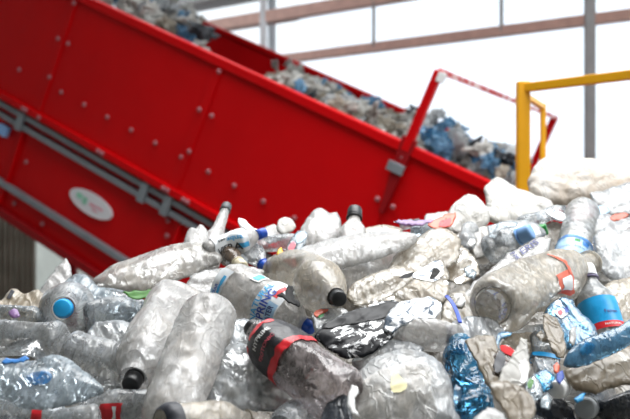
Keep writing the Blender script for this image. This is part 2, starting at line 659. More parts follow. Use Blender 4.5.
for px in (20, 62, 85, 108, 132, 156, 182, 209, 235, 264, 295, 328, 360):
    bolt(s_at(px, .395), hf(.395))
for px in (77, 222, 405):
    s = s_at(px, 0.0)
    for fr, ds in ((.04, 0), (.2, -.07), (.2, .04), (.36, 0)):
        bolt(s + ds - 0.02, hf(fr), 0.017, -0.016)
for px in (28, 31, 44, 103, 107, 168, 172, 188, 192):
    bolt(s_at(px, .53), hf(.53), 0.018, -0.05)
for px, fr in ((5, .68), (24, .74), (165, .70), (160, .76), (166, .645), (40, .94), (12, .93)):
    bolt(s_at(px, fr), hf(fr), 0.018, 0.025)
for px in (22, 145, 168):
    s = s_at(px, .59)
    m = MB()
    m.box8([C(s - .03, -.035, hf(.63)), C(s + .03, -.035, hf(.63)), C(s + .03, .0, hf(.63)), C(s - .03, .0, hf(.63)),
            C(s - .03, -.035, hf(.55)), C(s + .03, -.035, hf(.55)), C(s + .03, .0, hf(.55)), C(s - .03, .0, hf(.55))])
    m.build('rail_clip', M['steel'], conv, 0.004)
s = s_at(4, .65)
m = MB()
m.box8([C(s - .05, -.02, hf(.69)), C(s + .05, -.02, hf(.69)), C(s + .05, .03, hf(.69)), C(s - .05, .03, hf(.69)),
        C(s - .05, -.02, hf(.645)), C(s + .05, -.02, hf(.645)), C(s + .05, .03, hf(.645)), C(s - .05, .03, hf(.645))])
tag(m.build('inspection_plate', M['palecap'], conv, 0.004), 'small pale blue plate')
# oval badge
s = s_at(89, .75)
vs, fs = [], []
for off in (0.03, 0.012):
    for i in range(40):
        a_ = i / 40 * math.tau
        vs.append(C(s + math.cos(a_) * .215, off, hf(.75) + math.sin(a_) * .078))
for i in range(40):
    fs.append((i, (i + 1) % 40, 40 + (i + 1) % 40, 40 + i))
fs.append(tuple(range(40, 80)))
badge = mesh_obj('badge', vs, fs, M['badge'], conv, smooth=False)
tag(badge, 'white oval badge with faint green and pink print')


def badge_mark(cs, ch, w_, h_, mat):
    q = [C(s - cs - w_, 0.009, hf(.75) + ch - h_), C(s - cs + w_, 0.009, hf(.75) + ch - h_),
         C(s - cs + w_, 0.009, hf(.75) + ch + h_), C(s - cs - w_, 0.009, hf(.75) + ch + h_)]
    mesh_obj('print', q, [(0, 1, 2, 3)], mat, badge, smooth=False)


badge_mark(-.115, .012, .03, .02, M['badge_green'])
badge_mark(-.055, 0, .022, .026, M['badge_green'])
badge_mark(.03, .0, .035, .012, M['badge_pink'])
badge_mark(.10, .005, .03, .01, M['badge_pink'])
badge_mark(.06, -.028, .03, .007, M['badge_pink'])
# guard arch over the belt
sg = s_at(408, 0.0)
g = MB()
top_h = 0.47
g.bar(C(sg, -0.01, -0.03), C(sg, -0.01, top_h), 0.05, 0.045, NN)
g.build('guard_post', M['red'], conv, 0.004)
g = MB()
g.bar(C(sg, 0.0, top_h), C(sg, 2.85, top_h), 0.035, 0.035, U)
o = g.build('guard_bar', M['mottled_red'], conv, 0.004)
g = MB()
g.bar(C(sg, 2.83, -.6), C(sg, 2.83, top_h), 0.06, 0.045, NN)
g.bar(C(sg, BW, -.55), C(sg, 2.83, -.55), 0.06, 0.05, U)
g.build('guard_post', M['red'], conv, 0.004)
g = MB()
g.box8([C(sg - .03, -.03, -.42), C(sg + .0, -.03, -.42), C(sg + .0, .0, -.42), C(sg - .03, .0, -.42),
        C(sg - .05, -.03, .05), C(sg + .05, -.03, .05), C(sg + .05, .0, .05), C(sg - .05, .0, .05)])
g.build('guard_bracket', M['reddark'], conv, 0.004)
g = MB()
g.box8([C(sg - .05, -.045, -.17), C(sg + .06, -.045, -.17), C(sg + .06, -.03, -.17), C(sg - .05, -.03, -.17),
        C(sg - .05, -.045, -.11), C(sg + .06, -.045, -.11), C(sg + .06, -.03, -.11), C(sg - .05, -.03, -.11)])
g.build('hinge_plate', M['steel'], conv, 0.004)
g = MB()
g.box8([C(sg - .06, -.04, .41), C(sg - .01, -.04, .41), C(sg - .01, -.02, .41), C(sg - .06, -.02, .41),
        C(sg - .06, -.04, .47), C(sg - .01, -.04, .47), C(sg - .01, -.02, .47), C(sg - .06, -.02, .47)])
g.build('corner_plate', M['whitecap'], conv, 0.004)
for s_, w_ in ((1.6, .25), (1.6, BW - .1), (4.4, .25), (4.4, BW - .1)):
    g = MB()
    p = C(s_, w_, hf(.97))
    g.bar(Vector((p.x, p.y, FZ)), p, 0.1, 0.1)
    g.build('leg', M['reddark'], conv, 0.004)

# yellow guard rail
yr = empty('safety_railing', P(523, 209.5, 4.0))
tag(yr, 'yellow square-tube safety railing standing behind the white sack', 'railing')
zt = 1.5 + 4.0 * 121.5 / F
pa, pb, pc, pd = P(523, 209.5, 4.0), P(640, 209.5, 3.58), P(543, 209.5, 4.35), P(660, 209.5, 3.95)


def yb(name, a_, b_, w):
    m = MB()
    m.bar(a_, b_, w, w)
    m.build(name, M['yellow'], yr, 0.004)


at_z = lambda p, z: Vector((p.x, p.y, z))
yb('post', at_z(pa, FZ), at_z(pa, zt + .028), 0.056)
yb('post', at_z(pb, FZ), at_z(pb, zt + .02), 0.056)
yb('post', at_z(pc, FZ), at_z(pc, zt - .03), 0.026)
yb('top_rail', at_z(pa, zt), at_z(pb, zt), 0.04)
yb('cross_bar', at_z(pa, zt - .03), at_z(pc, zt - .045), 0.026)
yb('lower_rail', at_z(pa, 0.4), at_z(pb, 0.4), 0.04)

# ------------------------------------------------------------------ crumple noise
NZ = noise.noise


def ridge(p):
    return 1.0 - 2.0 * abs(NZ(p))


def crump(p, sc_):
    q = p * sc_
    f = noise.voronoi(q + Vector((NZ(q * 1.3), NZ(q * 1.3 + Vector((9, 2, 4))), 0)) * .4)[0]
    return 0.75 * (f[1] - f[0] - .3) + 0.4 * (ridge(q * .8 + Vector((2, 8, 3))) - .55) + 0.3 * (ridge(q * 2.6 + Vector((5, 3, 1))) - .55)


# the heap itself: packed crumpled film under everything countable
CREST = [(P(px, py, dpl(py))) for px, py in ((-60, 303), (0, 300), (60, 285), (100, 285), (190, 255), (240, 240), (300, 232), (400, 232), (450, 225), (490, 210), (540, 195), (640, 190), (760, 200))]


def crest_y(x):
    if x <= CREST[0].x:
        return CREST[0].y
    for a_, b_ in zip(CREST, CREST[1:]):
        if a_.x <= x <= b_.x:
            f = (x - a_.x) / max(1e-6, b_.x - a_.x)
            return a_.y + (b_.y - a_.y) * f
    return CREST[-1].y


def mound_z(x, y):
    cy = crest_y(x)
    z = heap_z(min(y, cy)) - 0.075
    if y > cy:
        z -= (y - cy) * 1.75
    if y < 1.15:
        z -= (1.15 - y) * 0.9
    if abs(x) > 1.6:
        z -= (abs(x) - 1.6) * 0.5
    return max(z, FZ - 0.02)


vs, fs = [], []
xs = []
x = -3.2
while x < 3.2:
    xs.append(x)
    x += 0.014 if -0.95 < x < 1.2 else 0.06
ys = []
y = -0.6
while y < 3.93:
    ys.append(y)
    y += 0.014 if 1.1 < y < 2.75 else 0.06
for y in ys:
    for x in xs:
        z = mound_z(x, y)
        p = Vector((x, y, z))
        z += crump(p, 9.0) * 0.05 + crump(p + Vector((3, 1, 0)), 26.0) * 0.016
        vs.append((x, y, max(z, FZ - .02)))
nx = len(xs)
for j in range(len(ys) - 1):
    for i in range(nx - 1):
        q = j * nx + i
        fs.append((q, q + 1, q + 1 + nx, q + nx))
M['packed'] = plastic('packed_film', lin('97938c'), lin('5f574b'), (1, 1), 0.25, 0.5, trans=0.1, bump=0.6, bscale=24)
o = mesh_obj('crumpled_film_heap', vs, fs, M['packed'])
tag(o, 'packed mass of crumpled dusty film filling gaps beneath the bottles', 'plastic waste', kind='stuff')

# ------------------------------------------------------------------ bottles
PROF = {
    'soda': [(0, .5), (.015, .74), (.04, .9), (.09, .985), (.14, 1), (.3, 1), (.37, .95), (.43, .95), (.5, 1), (.64, 1), (.72, .95), (.8, .8), (.87, .58), (.92, .4), (.95, .33), (1, .32)],
    'water': [(0, .62), (.012, .8), (.035, .93), (.07, 1), (.7, 1), (.77, .95), (.84, .8), (.9, .55), (.94, .37), (.965, .33), (1, .33)],
    'squat': [(0, .7), (.02, .86), (.06, .97), (.1, 1), (.55, 1), (.63, .97), (.72, .85), (.8, .62), (.87, .45), (.92, .4), (1, .4)],
    'long_neck': [(0, .6), (.03, .85), (.08, 1), (.4, 1), (.5, .88), (.58, .62), (.68, .48), (.85, .42), (.93, .36), (1, .36)],
    'jar': [(0, .7), (.02, .86), (.06, .97), (.1, 1), (.6, 1), (.72, .98), (.82, .9), (.9, .72), (.95, .5), (1, .46)],
    'capsule': [(0, .35), (.02, .52), (.06, .74), (.12, .9), (.2, .99), (.3, 1), (.7, 1), (.8, .99), (.88, .9), (.94, .72), (.98, .45), (1, .25)],
}


def interp(pr, t_):
    if t_ <= pr[0][0]:
        return pr[0][1]
    for (a0, r0), (a1, r1) in zip(pr, pr[1:]):
        if t_ <= a1:
            f = (t_ - a0) / max(1e-6, a1 - a0)
            return r0 + (r1 - r0) * f
    return pr[-1][1]


class Bottle:
    def __init__(self, A, B, R, prof, seed, ribs=0, rib=0.03, dents=3, dent_h=(.62, .85), crush=0.05, flat=1.0, bow=0.0, roll=0.0, capl=0.0):
        self.A, self.B, self.R = A, B, R
        ax = B - A
        self.L = ax.length - capl
        self.a = ax.normalized()
        mid = (A + B) / 2
        tocam = (EYE - mid).normalized()
        e1 = tocam - self.a * tocam.dot(self.a)
        if e1.length < 0.25:
            e1 = Vector((0, 0, 1)) - self.a * self.a.z
        self.e1 = e1.normalized()
        self.e2 = self.a.cross(self.e1)
        self.prof = PROF[prof]
        self.seed = Vector((seed * 3.7, seed * 1.3, seed * 7.1))
        self.ribs, self.rib, self.crush, self.flat, self.bow, self.roll = ribs, rib, crush, flat, bow, roll
        rnd = random.Random(seed)
        self.dents = []
        for _ in range(dents):
            self.dents.append((rnd.uniform(0, math.tau), rnd.uniform(.15, .72), rnd.uniform(-.3, .3), rnd.uniform(*dent_h)))

    def pt(self, t_, th, off=0.0):
        R = self.R
        r = interp(self.prof, t_)
        if self.ribs and .1 < t_ < .72:
            r *= 1 - self.rib * (0.5 - 0.5 * math.cos((t_ - .1) / .62 * self.ribs * math.tau))
        zr = t_ * self.L / R
        p = Vector((math.cos(th) * r, math.sin(th) * r, zr))
        amt = min(1.0, max(0.0, (r - .34) / .4))
        for ph, t0, tau, h in self.dents:
            n_ = Vector((math.cos(ph) * math.cos(tau), math.sin(ph) * math.cos(tau), math.sin(tau)))
            z0 = t0 * self.L / R
            d = n_.dot(p - Vector((math.cos(ph) * h, math.sin(ph) * h, z0)))
            if d > 0:
                w = max(0.0, 1 - (abs(zr - z0) / 2.2) ** 2)
                p = p - n_ * (d * min(1, w * 1.4) * amt)
        if self.crush:
            c = crump(Vector((p.x, p.y, p.z * .6)) + self.seed, .8)
            k_ = 1 + self.crush * c * 2.0 * amt
            p = Vector((p.x * k_, p.y * k_, p.z))
        x = p.x * (1 + (self.flat - 1) * amt)
        bw = self.bow * math.sin(math.pi * t_)
        rr = math.hypot(x, p.y) or 1e-6
        kk = 1 + off / (R * rr)
        return self.A + self.a * (p.z * R) + self.e1 * (x * R * kk) + self.e2 * (p.y * R * kk + bw * R)


def tube_mesh(fn, nt_, nth, close0=True, close1=False, punt=None):
    vs, fs = [], []
    for i in range(nt_ + 1):
        for j in range(nth):
            vs.append(fn(i / nt_, j / nth * math.tau))
    for i in range(nt_):
        for j in range(nth):
            k_ = (j + 1) % nth
            fs.append((i * nth + j, i * nth + k_, (i + 1) * nth + k_, (i + 1) * nth + j))
    if close0:
        c = sum((Vector(v) for v in vs[:nth]), Vector()) / nth
        if punt is not None:
            c = c + punt
        vs.append(c)
        for j in range(nth):
            fs.append((len(vs) - 1, (j + 1) % nth, j))
    if close1:
        c = sum((Vector(v) for v in vs[nt_ * nth:(nt_ + 1) * nth]), Vector()) / nth
        vs.append(c)
        for j in range(nth):
            fs.append((len(vs) - 1, nt_ * nth + j, nt_ * nth + (j + 1) % nth))
    return vs, fs


def lathe(name, base, axis, e1, e2, pts, mat, parent, n_=32, knurl=0.0):
    vs, fs = [], []
    for (h, r) in pts:
        for j in range(n_):
            th = j / n_ * math.tau
            rr = r * (1 - (knurl if j % 2 else 0)) if 0.1 < (h - pts[0][0]) / max(1e-6, pts[-1][0] - pts[0][0]) < .85 else r
            vs.append(base + axis * h + e1 * (math.cos(th) * rr) + e2 * (math.sin(th) * rr))
    for i in range(len(pts) - 1):
        for j in range(n_):
            k_ = (j + 1) % n_
            fs.append((i * n_ + j, i * n_ + k_, (i + 1) * n_ + k_, (i + 1) * n_ + j))
    fs.append(tuple((len(pts) - 1) * n_ + j for j in range(n_)))
    fs.append(tuple(reversed(range(n_))))
    o = mesh_obj(name, vs, fs, mat, parent)
    md = o.modifiers.new('edge', 'EDGE_SPLIT')
    md.split_angle = math.radians(50)
    return o


SEED = [10]


def pxm(r, d):
    return r * d / F


def dpt(a):
    """(px, py, extra depth) -> point on the heap"""
    return P(a[0], a[1], dpl(a[1]) + (a[2] if len(a) > 2 else 0.0))


def bottle(label, A, B, r, mat='clear', prof='soda', cap=None, cap_r=None, labels=(), cat='bottle', name='plastic_bottle', ring=None,
           group=None, open_neck=True, base_ring=False, lean=.45, **kw):
    m_ = (dpl(A[1]) + dpl(B[1])) / 2
    A, B = [P(e[0], e[1], m_ + lean * (dpl(e[1]) - m_) + (e[2] if len(e) > 2 else 0.0)) for e in (A, B)]
    d = (A.y + B.y) / 2
    R = pxm(r, d)
    cr = pxm(cap_r, B.y) if cap_r else R * .36
    capl = cr * 1.15 if cap else 0.0
    SEED[0] = zlib.crc32(label.encode()) % 997
    bt = Bottle(A, B, R, prof, SEED[0], capl=capl, **kw)
    root = empty(name, A)
    tag(root, label, cat, group)
    nt_, nth = (64, 44)
    if r < 12:
        nt_, nth = 36, 26
    vs, fs = tube_mesh(lambda t_, th: bt.pt(t_, th), nt_, nth, punt=bt.a * (R * .3 if prof != 'capsule' else -R * .05), close1=(prof == 'capsule'))
    mesh_obj('body', vs, fs, M[mat], root)
    neck_c = A + bt.a * bt.L
    if cap:
        lathe('cap', neck_c - bt.a * cr * .35, bt.a, bt.e1, bt.e2,
              [(0, cr), (cr * .12, cr * 1.02), (cr * 1.2, cr * .98), (cr * 1.42, cr * .9), (cr * 1.5, cr * .78)], M[cap], root, 36, 0.06)
        lathe('neck_ring', neck_c - bt.a * cr * .75, bt.a, bt.e1, bt.e2,
              [(0, cr * .95), (cr * .05, cr * 1.08), (cr * .2, cr * 1.08), (cr * .28, cr * .95)], M[ring or cap], root, 28)
    elif open_neck and prof != 'capsule':
        nr = R * bt.prof[-1][1]
        lathe('neck_ring', neck_c - bt.a * nr * .9, bt.a, bt.e1, bt.e2,
              [(0, nr * 1.0), (nr * .05, nr * 1.25), (nr * .2, nr * 1.25), (nr * .26, nr * 1.0)], M[mat], root, 28)
    if base_ring:
        lathe('base_ring', A + bt.a * R * .06, -bt.a, bt.e1, bt.e2, [(0, R * .62), (R * .07, R * .6), (R * .11, R * .52), (R * .05, R * .42), (0, R * .3)], M[mat], root, 32)
    for lb in labels:
        make_label(bt, root, **lb)
    return bt, root


def make_label(bt, root, t0, t1, a0=-math.pi, a1=math.pi, mat='w_label', off=0.0012, texts=(), bands=(), jag=0.0, lab=None, name='label'):
    def patch(t0, t1, a0, a1, off, nm, mat, par, jag=0.0):
        na = max(6, int((a1 - a0) * 12))
        ntt = max(4, int((t1 - t0) * 60))
        vs, fs = [], []
        for i in range(ntt + 1):
            for j in range(na + 1):
                th = a0 + (a1 - a0) * j / na
                f = i / ntt
                ta = t0 + jag * NZ(Vector((th * 2.2, t0 * 9, 1))) + jag * .6 * NZ(Vector((th * 6, t0 * 9, 4)))
                tb = t1 + jag * NZ(Vector((th * 2.2, t1 * 9, 7))) + jag * .6 * NZ(Vector((th * 6, t1 * 9, 2)))
                tt = ta + (tb - ta) * f
                vs.append(bt.pt(tt, th, off + jag * .02 * NZ(Vector((th * 5, tt * 30, 3)))))
        for i in range(ntt):
            for j in range(na):
                q = i * (na + 1) + j
                fs.append((q, q + 1, q + na + 2, q + na + 1))
        return mesh_obj(nm, vs, fs, M[mat], par)
    lo = patch(t0, t1, a0, a1, off, name, mat, root, jag)
    if lab:
        lo['label'] = lab
    for (b0, b1, c0, c1, m_) in bands:
        patch(b0, b1, c0, c1, off + 0.0007, 'print', m_, lo, jag)
    for tx in texts:
        wrap_text(bt, lo, off=off + 0.0014, **tx)


FONT_CACHE = {}


def text_mesh(s_):
    if s_ not in FONT_CACHE:
        cu = bpy.data.curves.new('txt', 'FONT')
        cu.body = s_
        cu.size = 1.0
        cu.align_x = 'CENTER'
        cu.align_y = 'CENTER'
        cu.resolution_u = 3
        cu.offset = 0.018
        ob = bpy.data.objects.new('txt', cu)
        COL.objects.link(ob)
        dg = bpy.context.evaluated_depsgraph_get()
        me = bpy.data.meshes.new_from_object(ob.evaluated_get(dg))
        bm = bmesh.new()
        bm.from_mesh(me)
        bmesh.ops.triangulate(bm, faces=bm.faces[:])
        bmesh.ops.subdivide_edges(bm, edges=[e for e in bm.edges if e.calc_length() > .25], cuts=1)
        bm.verts.ensure_lookup_table()
        bm.faces.ensure_lookup_table()
        FONT_CACHE[s_] = ([v.co.copy() for v in bm.verts], [tuple(v.index for v in f.verts) for f in bm.faces])
        bm.free()
        bpy.data.objects.remove(ob)
        bpy.data.meshes.remove(me)
        bpy.data.curves.remove(cu)
    return FONT_CACHE[s_]


def wrap_text(bt, parent, s, t, th=0.0, size=.12, up=1, mat='ink_blue', off=0.003, sx=1.0, along=False):
    vs, fs = text_mesh(s)
    out = []
    for v in vs:
        if along:       # text reads along the axis
            tt = t + up * v.x * size * sx * bt.R / bt.L
            a_ = th - up * v.y * size
        else:
            a_ = th + up * v.x * size * sx
            tt = t + up * v.y * size * bt.R / bt.L
        out.append(bt.pt(tt, a_, off))
    mesh_obj('print', out, fs, M[mat], parent, smooth=False)


# ------------------------------------------------------------------ bags, films and scraps
class Bag:
    def __init__(self, poly, dd, tilt, H, amp, scl, seed, fold=None, back=.5, edge=.55, jag=1.2, round_=True):
        ys_ = [p[1] for p in poly]
        self.yc = (max(ys_) + min(ys_)) / 2
        self.dc = dpl(self.yc) + dd
        self.tilt, self.H, self.amp, self.scl, self.fold, self.backk = tilt, H, amp * 1.1, scl * .8, fold or (seed * 1.7 % 3.1, 1.7), back
        self.seed = Vector((seed * 2.3, seed * 5.1, seed * .7))
        # smooth outline
        n_ = len(poly)
        pts = []
        for i in range(n_):
            p0, p1, p2, p3 = (Vector(poly[(i + q) % n_]) for q in (-1, 0, 1, 2))
            L_ = (p2 - p1).length
            st = max(1, int(L_ / 2.2))
            for k_ in range(st):
                u = k_ / st
                c = 0.5 * ((2 * p1) + (-p0 + p2) * u + (2 * p0 - 5 * p1 + 4 * p2 - p3) * u * u + (-p0 + 3 * p1 - 3 * p2 + p3) * u ** 3)
                l_ = p1.lerp(p2, u)
                q = c.lerp(l_, 0.0 if round_ else .75)
                q = q + Vector((NZ(Vector((q.x * .14, q.y * .14, seed))), NZ(Vector((q.x * .14, q.y * .14, seed + 9))))) * jag
                q = q + Vector((NZ(Vector((q.x * .45, q.y * .45, seed))), NZ(Vector((q.x * .45, q.y * .45, seed + 5))))) * jag * .45
                pts.append(q)
        self.pts = pts
        xs_ = [p.x for p in pts]
        ys_ = [p.y for p in pts]
        self.R = edge * min(max(xs_) - min(xs_), max(ys_) - min(ys_))
        self.cx = sum(xs_) / len(xs_)
        mid = P(self.cx, self.yc, self.dc)
        self.n = ((EYE - mid).normalized() * .75 + Vector((0, -.15, .55))).normalized()

    sheet = False

    def dist(self, q):
        best = 1e9
        pts = self.pts
        for i in range(len(pts)):
            a_ = pts[i - 1]
            b_ = pts[i]
            ab = b_ - a_
            l2 = ab.length_squared
            u = 0 if l2 < 1e-9 else max(0.0, min(1.0, (q - a_).dot(ab) / l2))
            d = (a_ + ab * u - q).length_squared
            if d < best:
                best = d
        return math.sqrt(best)

    def base(self, q):
        d = self.dc + self.tilt * (dpl(q.y) - dpl(self.yc))
        return P(q.x, q.y, d)

    def surf(self, q, front=True, off=0.0, dist=None):
        d = self.dist(q) if dist is None else dist
        e = min(1.0, d / max(1e-6, self.R))
        h = math.sqrt(max(0.0, 1 - (1 - e) ** 2))
        p = self.base(q)
        px = pxm(1, self.dc)
        c = Vector((q.x * px, q.y * px, 0 if front else 3.0)) + self.seed
        if self.fold:
            an, st = self.fold
            ca, sa = math.cos(an), math.sin(an)
            c = Vector(((c.x * ca + c.y * sa) / st, -c.x * sa + c.y * ca, c.z))
        if self.sheet:      # a stretched sheet: long straight folds, few crinkles
            q3 = c * self.scl
            k_ = .9 * (ridge(q3 * .9) - .5) + .5 * (ridge(q3 * 2.1 + Vector((3, 1, 2))) - .5) + .15 * (ridge(q3 * 5.0) - .5)
        else:
            k_ = crump(c, self.scl)
        lf = NZ(c * self.scl * .35)
        w = min(1.0, d / 3.0)
        hh = self.H * px * h * (1 + .35 * lf) + self.amp * px * k_ * (.25 + .75 * w) * (1 if front else .6)
        if front:
            return p + self.n * (hh + off)
        return p - self.n * (self.H * px * h * self.backk) + self.n * (self.amp * px * k_ * .5 * w) - self.n * 0.001

    def mesh(self, step):
        pts = self.pts
        minx, maxx = min(p.x for p in pts), max(p.x for p in pts)
        miny, maxy = min(p.y for p in pts), max(p.y for p in pts)

        def inside(q):
            r = False
            for i in range(len(pts)):
                a_, b_ = pts[i - 1], pts[i]
                if (a_.y > q.y) != (b_.y > q.y) and q.x < (b_.x - a_.x) * (q.y - a_.y) / (b_.y - a_.y) + a_.x:
                    r = not r
            return r
        co = list(pts)
        edges = [(i, (i + 1) % len(pts)) for i in range(len(pts))]
        ds = [0.0] * len(pts)
        y = miny + step * .5
        row = 0
        while y < maxy:
            x = minx + step * (.5 if row % 2 else 1.0)
            while x < maxx:
                q = Vector((x + random.uniform(-.25, .25) * step, y + random.uniform(-.25, .25) * step))
                if inside(q):
                    d = self.dist(q)
                    if d > step * .6:
                        co.append(q)
                        ds.append(d)
                x += step
            y += step * .87
            row += 1
        r = delaunay_2d_cdt(co, edges, [], 1, 1e-4)
        vco, faces = r[0], r[2]
        orig = r[3]
        front, back = [], []
        for i, v in enumerate(vco):
            d = ds[orig[i][0]] if orig[i] else None
            q = Vector(v)
            front.append(self.surf(q, True, dist=d))
            back.append(self.surf(q, False, dist=d))
        nb = [bool(orig[i]) and orig[i][0] < len(pts) for i in range(len(vco))]
        vs = list(front)
        bi = {}
        for i in range(len(vco)):
            if nb[i]:
                bi[i] = i
            else:
                bi[i] = len(vs)
                vs.append(back[i])
        fs = []
        for f in faces:
            f = tuple(f)
            a_, b_, c_ = (Vector(vco[k_]) for k_ in f[:3])
            if (b_ - a_).cross(c_ - a_) > 0:
                f = tuple(reversed(f))
            fs.append(f)
            fs.append(tuple(bi[k_] for k_ in reversed(f)))
        return vs, fs


def bag(label, poly, H=8, mat='film', dd=0.0, tilt=.5, amp=3.0, scl=26.0, cat='plastic bag', name='plastic_bag', step=None, group=None,
        fold=None, back=.5, edge=.55, jag=1.2, prints=(), patches=(), sharp=False, round_=True):
    SEED[0] = zlib.crc32(label.encode()) % 997
    random.seed(SEED[0])
    sheet = False
    if cat in ('plastic film', 'wrapper', 'label film', 'plastic scrap', 'foil wrapper', 'label', 'scrap'):
        H, edge, back, jag, round_ = H * .45, edge * .5, .3, jag * 1.4, False     # sheets: thin, angular
        amp *= 1.35
        sheet = cat != 'foil wrapper'
        if sheet:
            fold = ((fold[0] if fold else SEED[0] * 1.7 % 3.1), max(4.0, (fold[1] if fold else 0) * 1.8))
    bg_ = Bag(poly, dd, tilt, H, amp, scl, SEED[0], fold, back, edge, jag, round_)
    xs_ = [p[0] for p in poly]
    ys_ = [p[1] for p in poly]
    ar = (max(xs_) - min(xs_)) * (max(ys_) - min(ys_))
    st = step or (1.1 if ar < 600 else 1.5 if ar < 3000 else 1.9)
    bg_.sheet = sheet
    vs, fs = bg_.mesh(st)
    o = mesh_obj(name, vs, fs, M[mat], None, smooth=not sharp)
    # move the origin to the thing's base
    c = bg_.base(Vector((bg_.cx, bg_.yc)))
    o.data.transform(Matrix.Translation(-c))
    o.location = c
    tag(o, label, cat, group)
    for i_, (pp, m_, nm, lb) in enumerate(patches):
        SEED[0] += 1
        vs2, fs2 = patch_on(bg_, pp, 0.0018 + 0.0016 * i_)
        q = mesh_obj(nm, vs2, fs2, M[m_], o)
        if lb:
            q['label'] = lb
    for pr in prints:
        bag_text(bg_, o, **pr)
    return bg_, o


def patch_on(bg_, poly, off):
    s2 = Bag(poly, 0, 0, 0, 0, 1, SEED[0], jag=.7)
    co = list(s2.pts)
    n0 = len(co)
    edges = [(i, (i + 1) % n0) for i in range(n0)]
    minx, maxx = min(p.x for p in co), max(p.x for p in co)
    miny, maxy = min(p.y for p in co), max(p.y for p in co)
    y = miny + .6
    while y < maxy:
        x = minx + .6
        while x < maxx:
            co.append(Vector((x + random.uniform(-.2, .2), y)))
            x += 1.2
        y += 1.1
    r = delaunay_2d_cdt(co, edges, [], 1, 1e-4)
    vs = [bg_.surf(Vector(v), True, off) for v in r[0]]
    fs = []
    for f in r[2]:
        a_, b_, c_ = (Vector(r[0][k_]) for k_ in f[:3])
        fs.append(tuple(f) if (b_ - a_).cross(c_ - a_) < 0 else tuple(reversed(f)))
    return vs, fs


def bag_text(bg_, parent, s, at, ang=0.0, size=8.0, mat='ink_blue', off=0.003, sx=1.0):
    vs, fs = text_mesh(s)
    ca, sa = math.cos(ang), math.sin(ang)
    out = []
    for v in vs:
        x, y = v.x * size * sx, -v.y * size
        out.append(bg_.surf(Vector((at[0] + x * ca - y * sa, at[1] + x * sa + y * ca)), True, off))
    mesh_obj('print', out, fs, M[mat], parent, smooth=False)




# ================================================================== the heap, back to front
# ---- crest, right
bag('big white rolled plastic sack with tan stains lying on top of the heap',
    [(531, 197), (528, 182), (534, 167), (545, 158), (562, 158), (592, 160), (620, 166), (650, 174), (655, 192), (605, 202), (572, 205), (545, 206)],
    H=16, mat='stained', dd=-.05, amp=4.5, scl=22, cat='sack', name='plastic_sack', fold=(0.1, 2.5))
bag('white plastic bag with a peaked knot beside the yellow railing',
    [(484, 189), (490, 181), (497, 177), (505, 180), (520, 189), (548, 197), (552, 212), (520, 226), (496, 224), (483, 216), (486, 203)],
    H=8, mat='whitebag', dd=.02, amp=5.5, scl=18, fold=(.9, 2.2))
bag('rounded white plastic bag below the end of the red conveyor wall',
    [(443, 222), (448, 212), (455, 203), (464, 196), (474, 195), (484, 203), (490, 214), (486, 226), (468, 233), (450, 232)],
    H=8, mat='whitebag', dd=-.03, amp=4.5, scl=20)
bag('sheer grey film draped over the right end of the stained sack',
    [(590, 194), (602, 190), (616, 186), (645, 182), (650, 212), (620, 217), (602, 211)], H=6, mat='film', dd=-.12, amp=3, scl=24, fold=(-.3, 3))
bag('sky blue scrap of film sticking out right of the ribbed bottle', [(598, 206), (607, 206), (609, 212), (603, 217), (598, 214)], H=2, mat='lb_label', dd=-.12, amp=1, cat='plastic scrap', name='film_scrap')
bag('red-brown wrapper scrap at the right edge of the crest', [(608, 218), (616, 213), (630, 213), (626, 219), (614, 222)], H=2, mat='rust', dd=-.1, amp=1, cat='plastic scrap', name='wrapper_scrap')
bag('whitish clear film under the red-brown scrap', [(590, 222), (603, 212), (620, 219), (645, 214), (645, 236), (615, 238), (597, 240)], H=6, mat='film', dd=-.06, amp=3.2, scl=26, fold=(.3, 2))
bag('crumpled grey clear bag at the right edge beside the blue-banded bottle',
    [(594, 236), (606, 227), (622, 230), (645, 226), (650, 284), (622, 286), (604, 274), (597, 258)], H=11, mat='film', dd=-.02, amp=4.5, scl=30)
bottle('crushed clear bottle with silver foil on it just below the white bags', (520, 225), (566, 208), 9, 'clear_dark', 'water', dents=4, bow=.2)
bag('small silver foil flap on the crushed bottle below the white sack', [(545, 211), (553, 209), (565, 214), (565, 220), (557, 221), (549, 216)], H=2, mat='foilblue', dd=-.16, amp=1.2, cat='foil scrap', name='foil_scrap')
bag('greyish clear bag below the knotted white bag', [(492, 232), (503, 222), (520, 220), (538, 224), (545, 236), (520, 244), (498, 246)], H=7, mat='film', dd=-.05, amp=3, scl=28)
bag('pale blue film strip left of the greyish clear bag', [(488, 226), (500, 222), (518, 222), (516, 227), (500, 230), (494, 240), (489, 238)], H=2, mat='palefilm', dd=-.1, amp=1.6, cat='plastic film', name='film_strip')
bottle('clear bottle with a green cap behind the blue-capped ribbed bottle', (505, 240, .05), (547, 229, -.02), 9, 'clear', 'water', cap='greencap', cap_r=6, dents=2)
bottle('ribbed clear bottle with a pale blue cap, its round base facing out', (487, 251, -.02), (532, 231, -.14), 15, 'clear', 'squat', cap='palecap', cap_r=8.5, dents=1, ribs=5, rib=.02, dent_h=(.8, .9))
bag('tan film sheet left of the ribbed clear bottle', [(444, 258), (452, 248), (462, 245), (476, 259), (480, 275), (460, 284), (446, 280)], H=3, mat='tanfilm', dd=.0, amp=2, scl=24, cat='plastic film', name='film_sheet')
bag('tiny white scrap on the tan film sheet', [(467, 243), (470, 239), (474, 240), (475, 244), (470, 247)], H=2, mat='paper', dd=-.12, amp=.8, cat='scrap', name='paper_scrap')
bottle('upended grey bottle crushed between the round white bag and the tan sheet', (470, 228, .02), (466, 248, -.02), 9, 'grey', 'water', dents=4)
bag('pale blue scrap of film below the tan sheet', [(463, 268), (470, 265), (477, 272), (474, 279), (466, 276)], H=2, mat='palefilm', dd=-.1, amp=1, cat='plastic scrap', name='film_scrap')
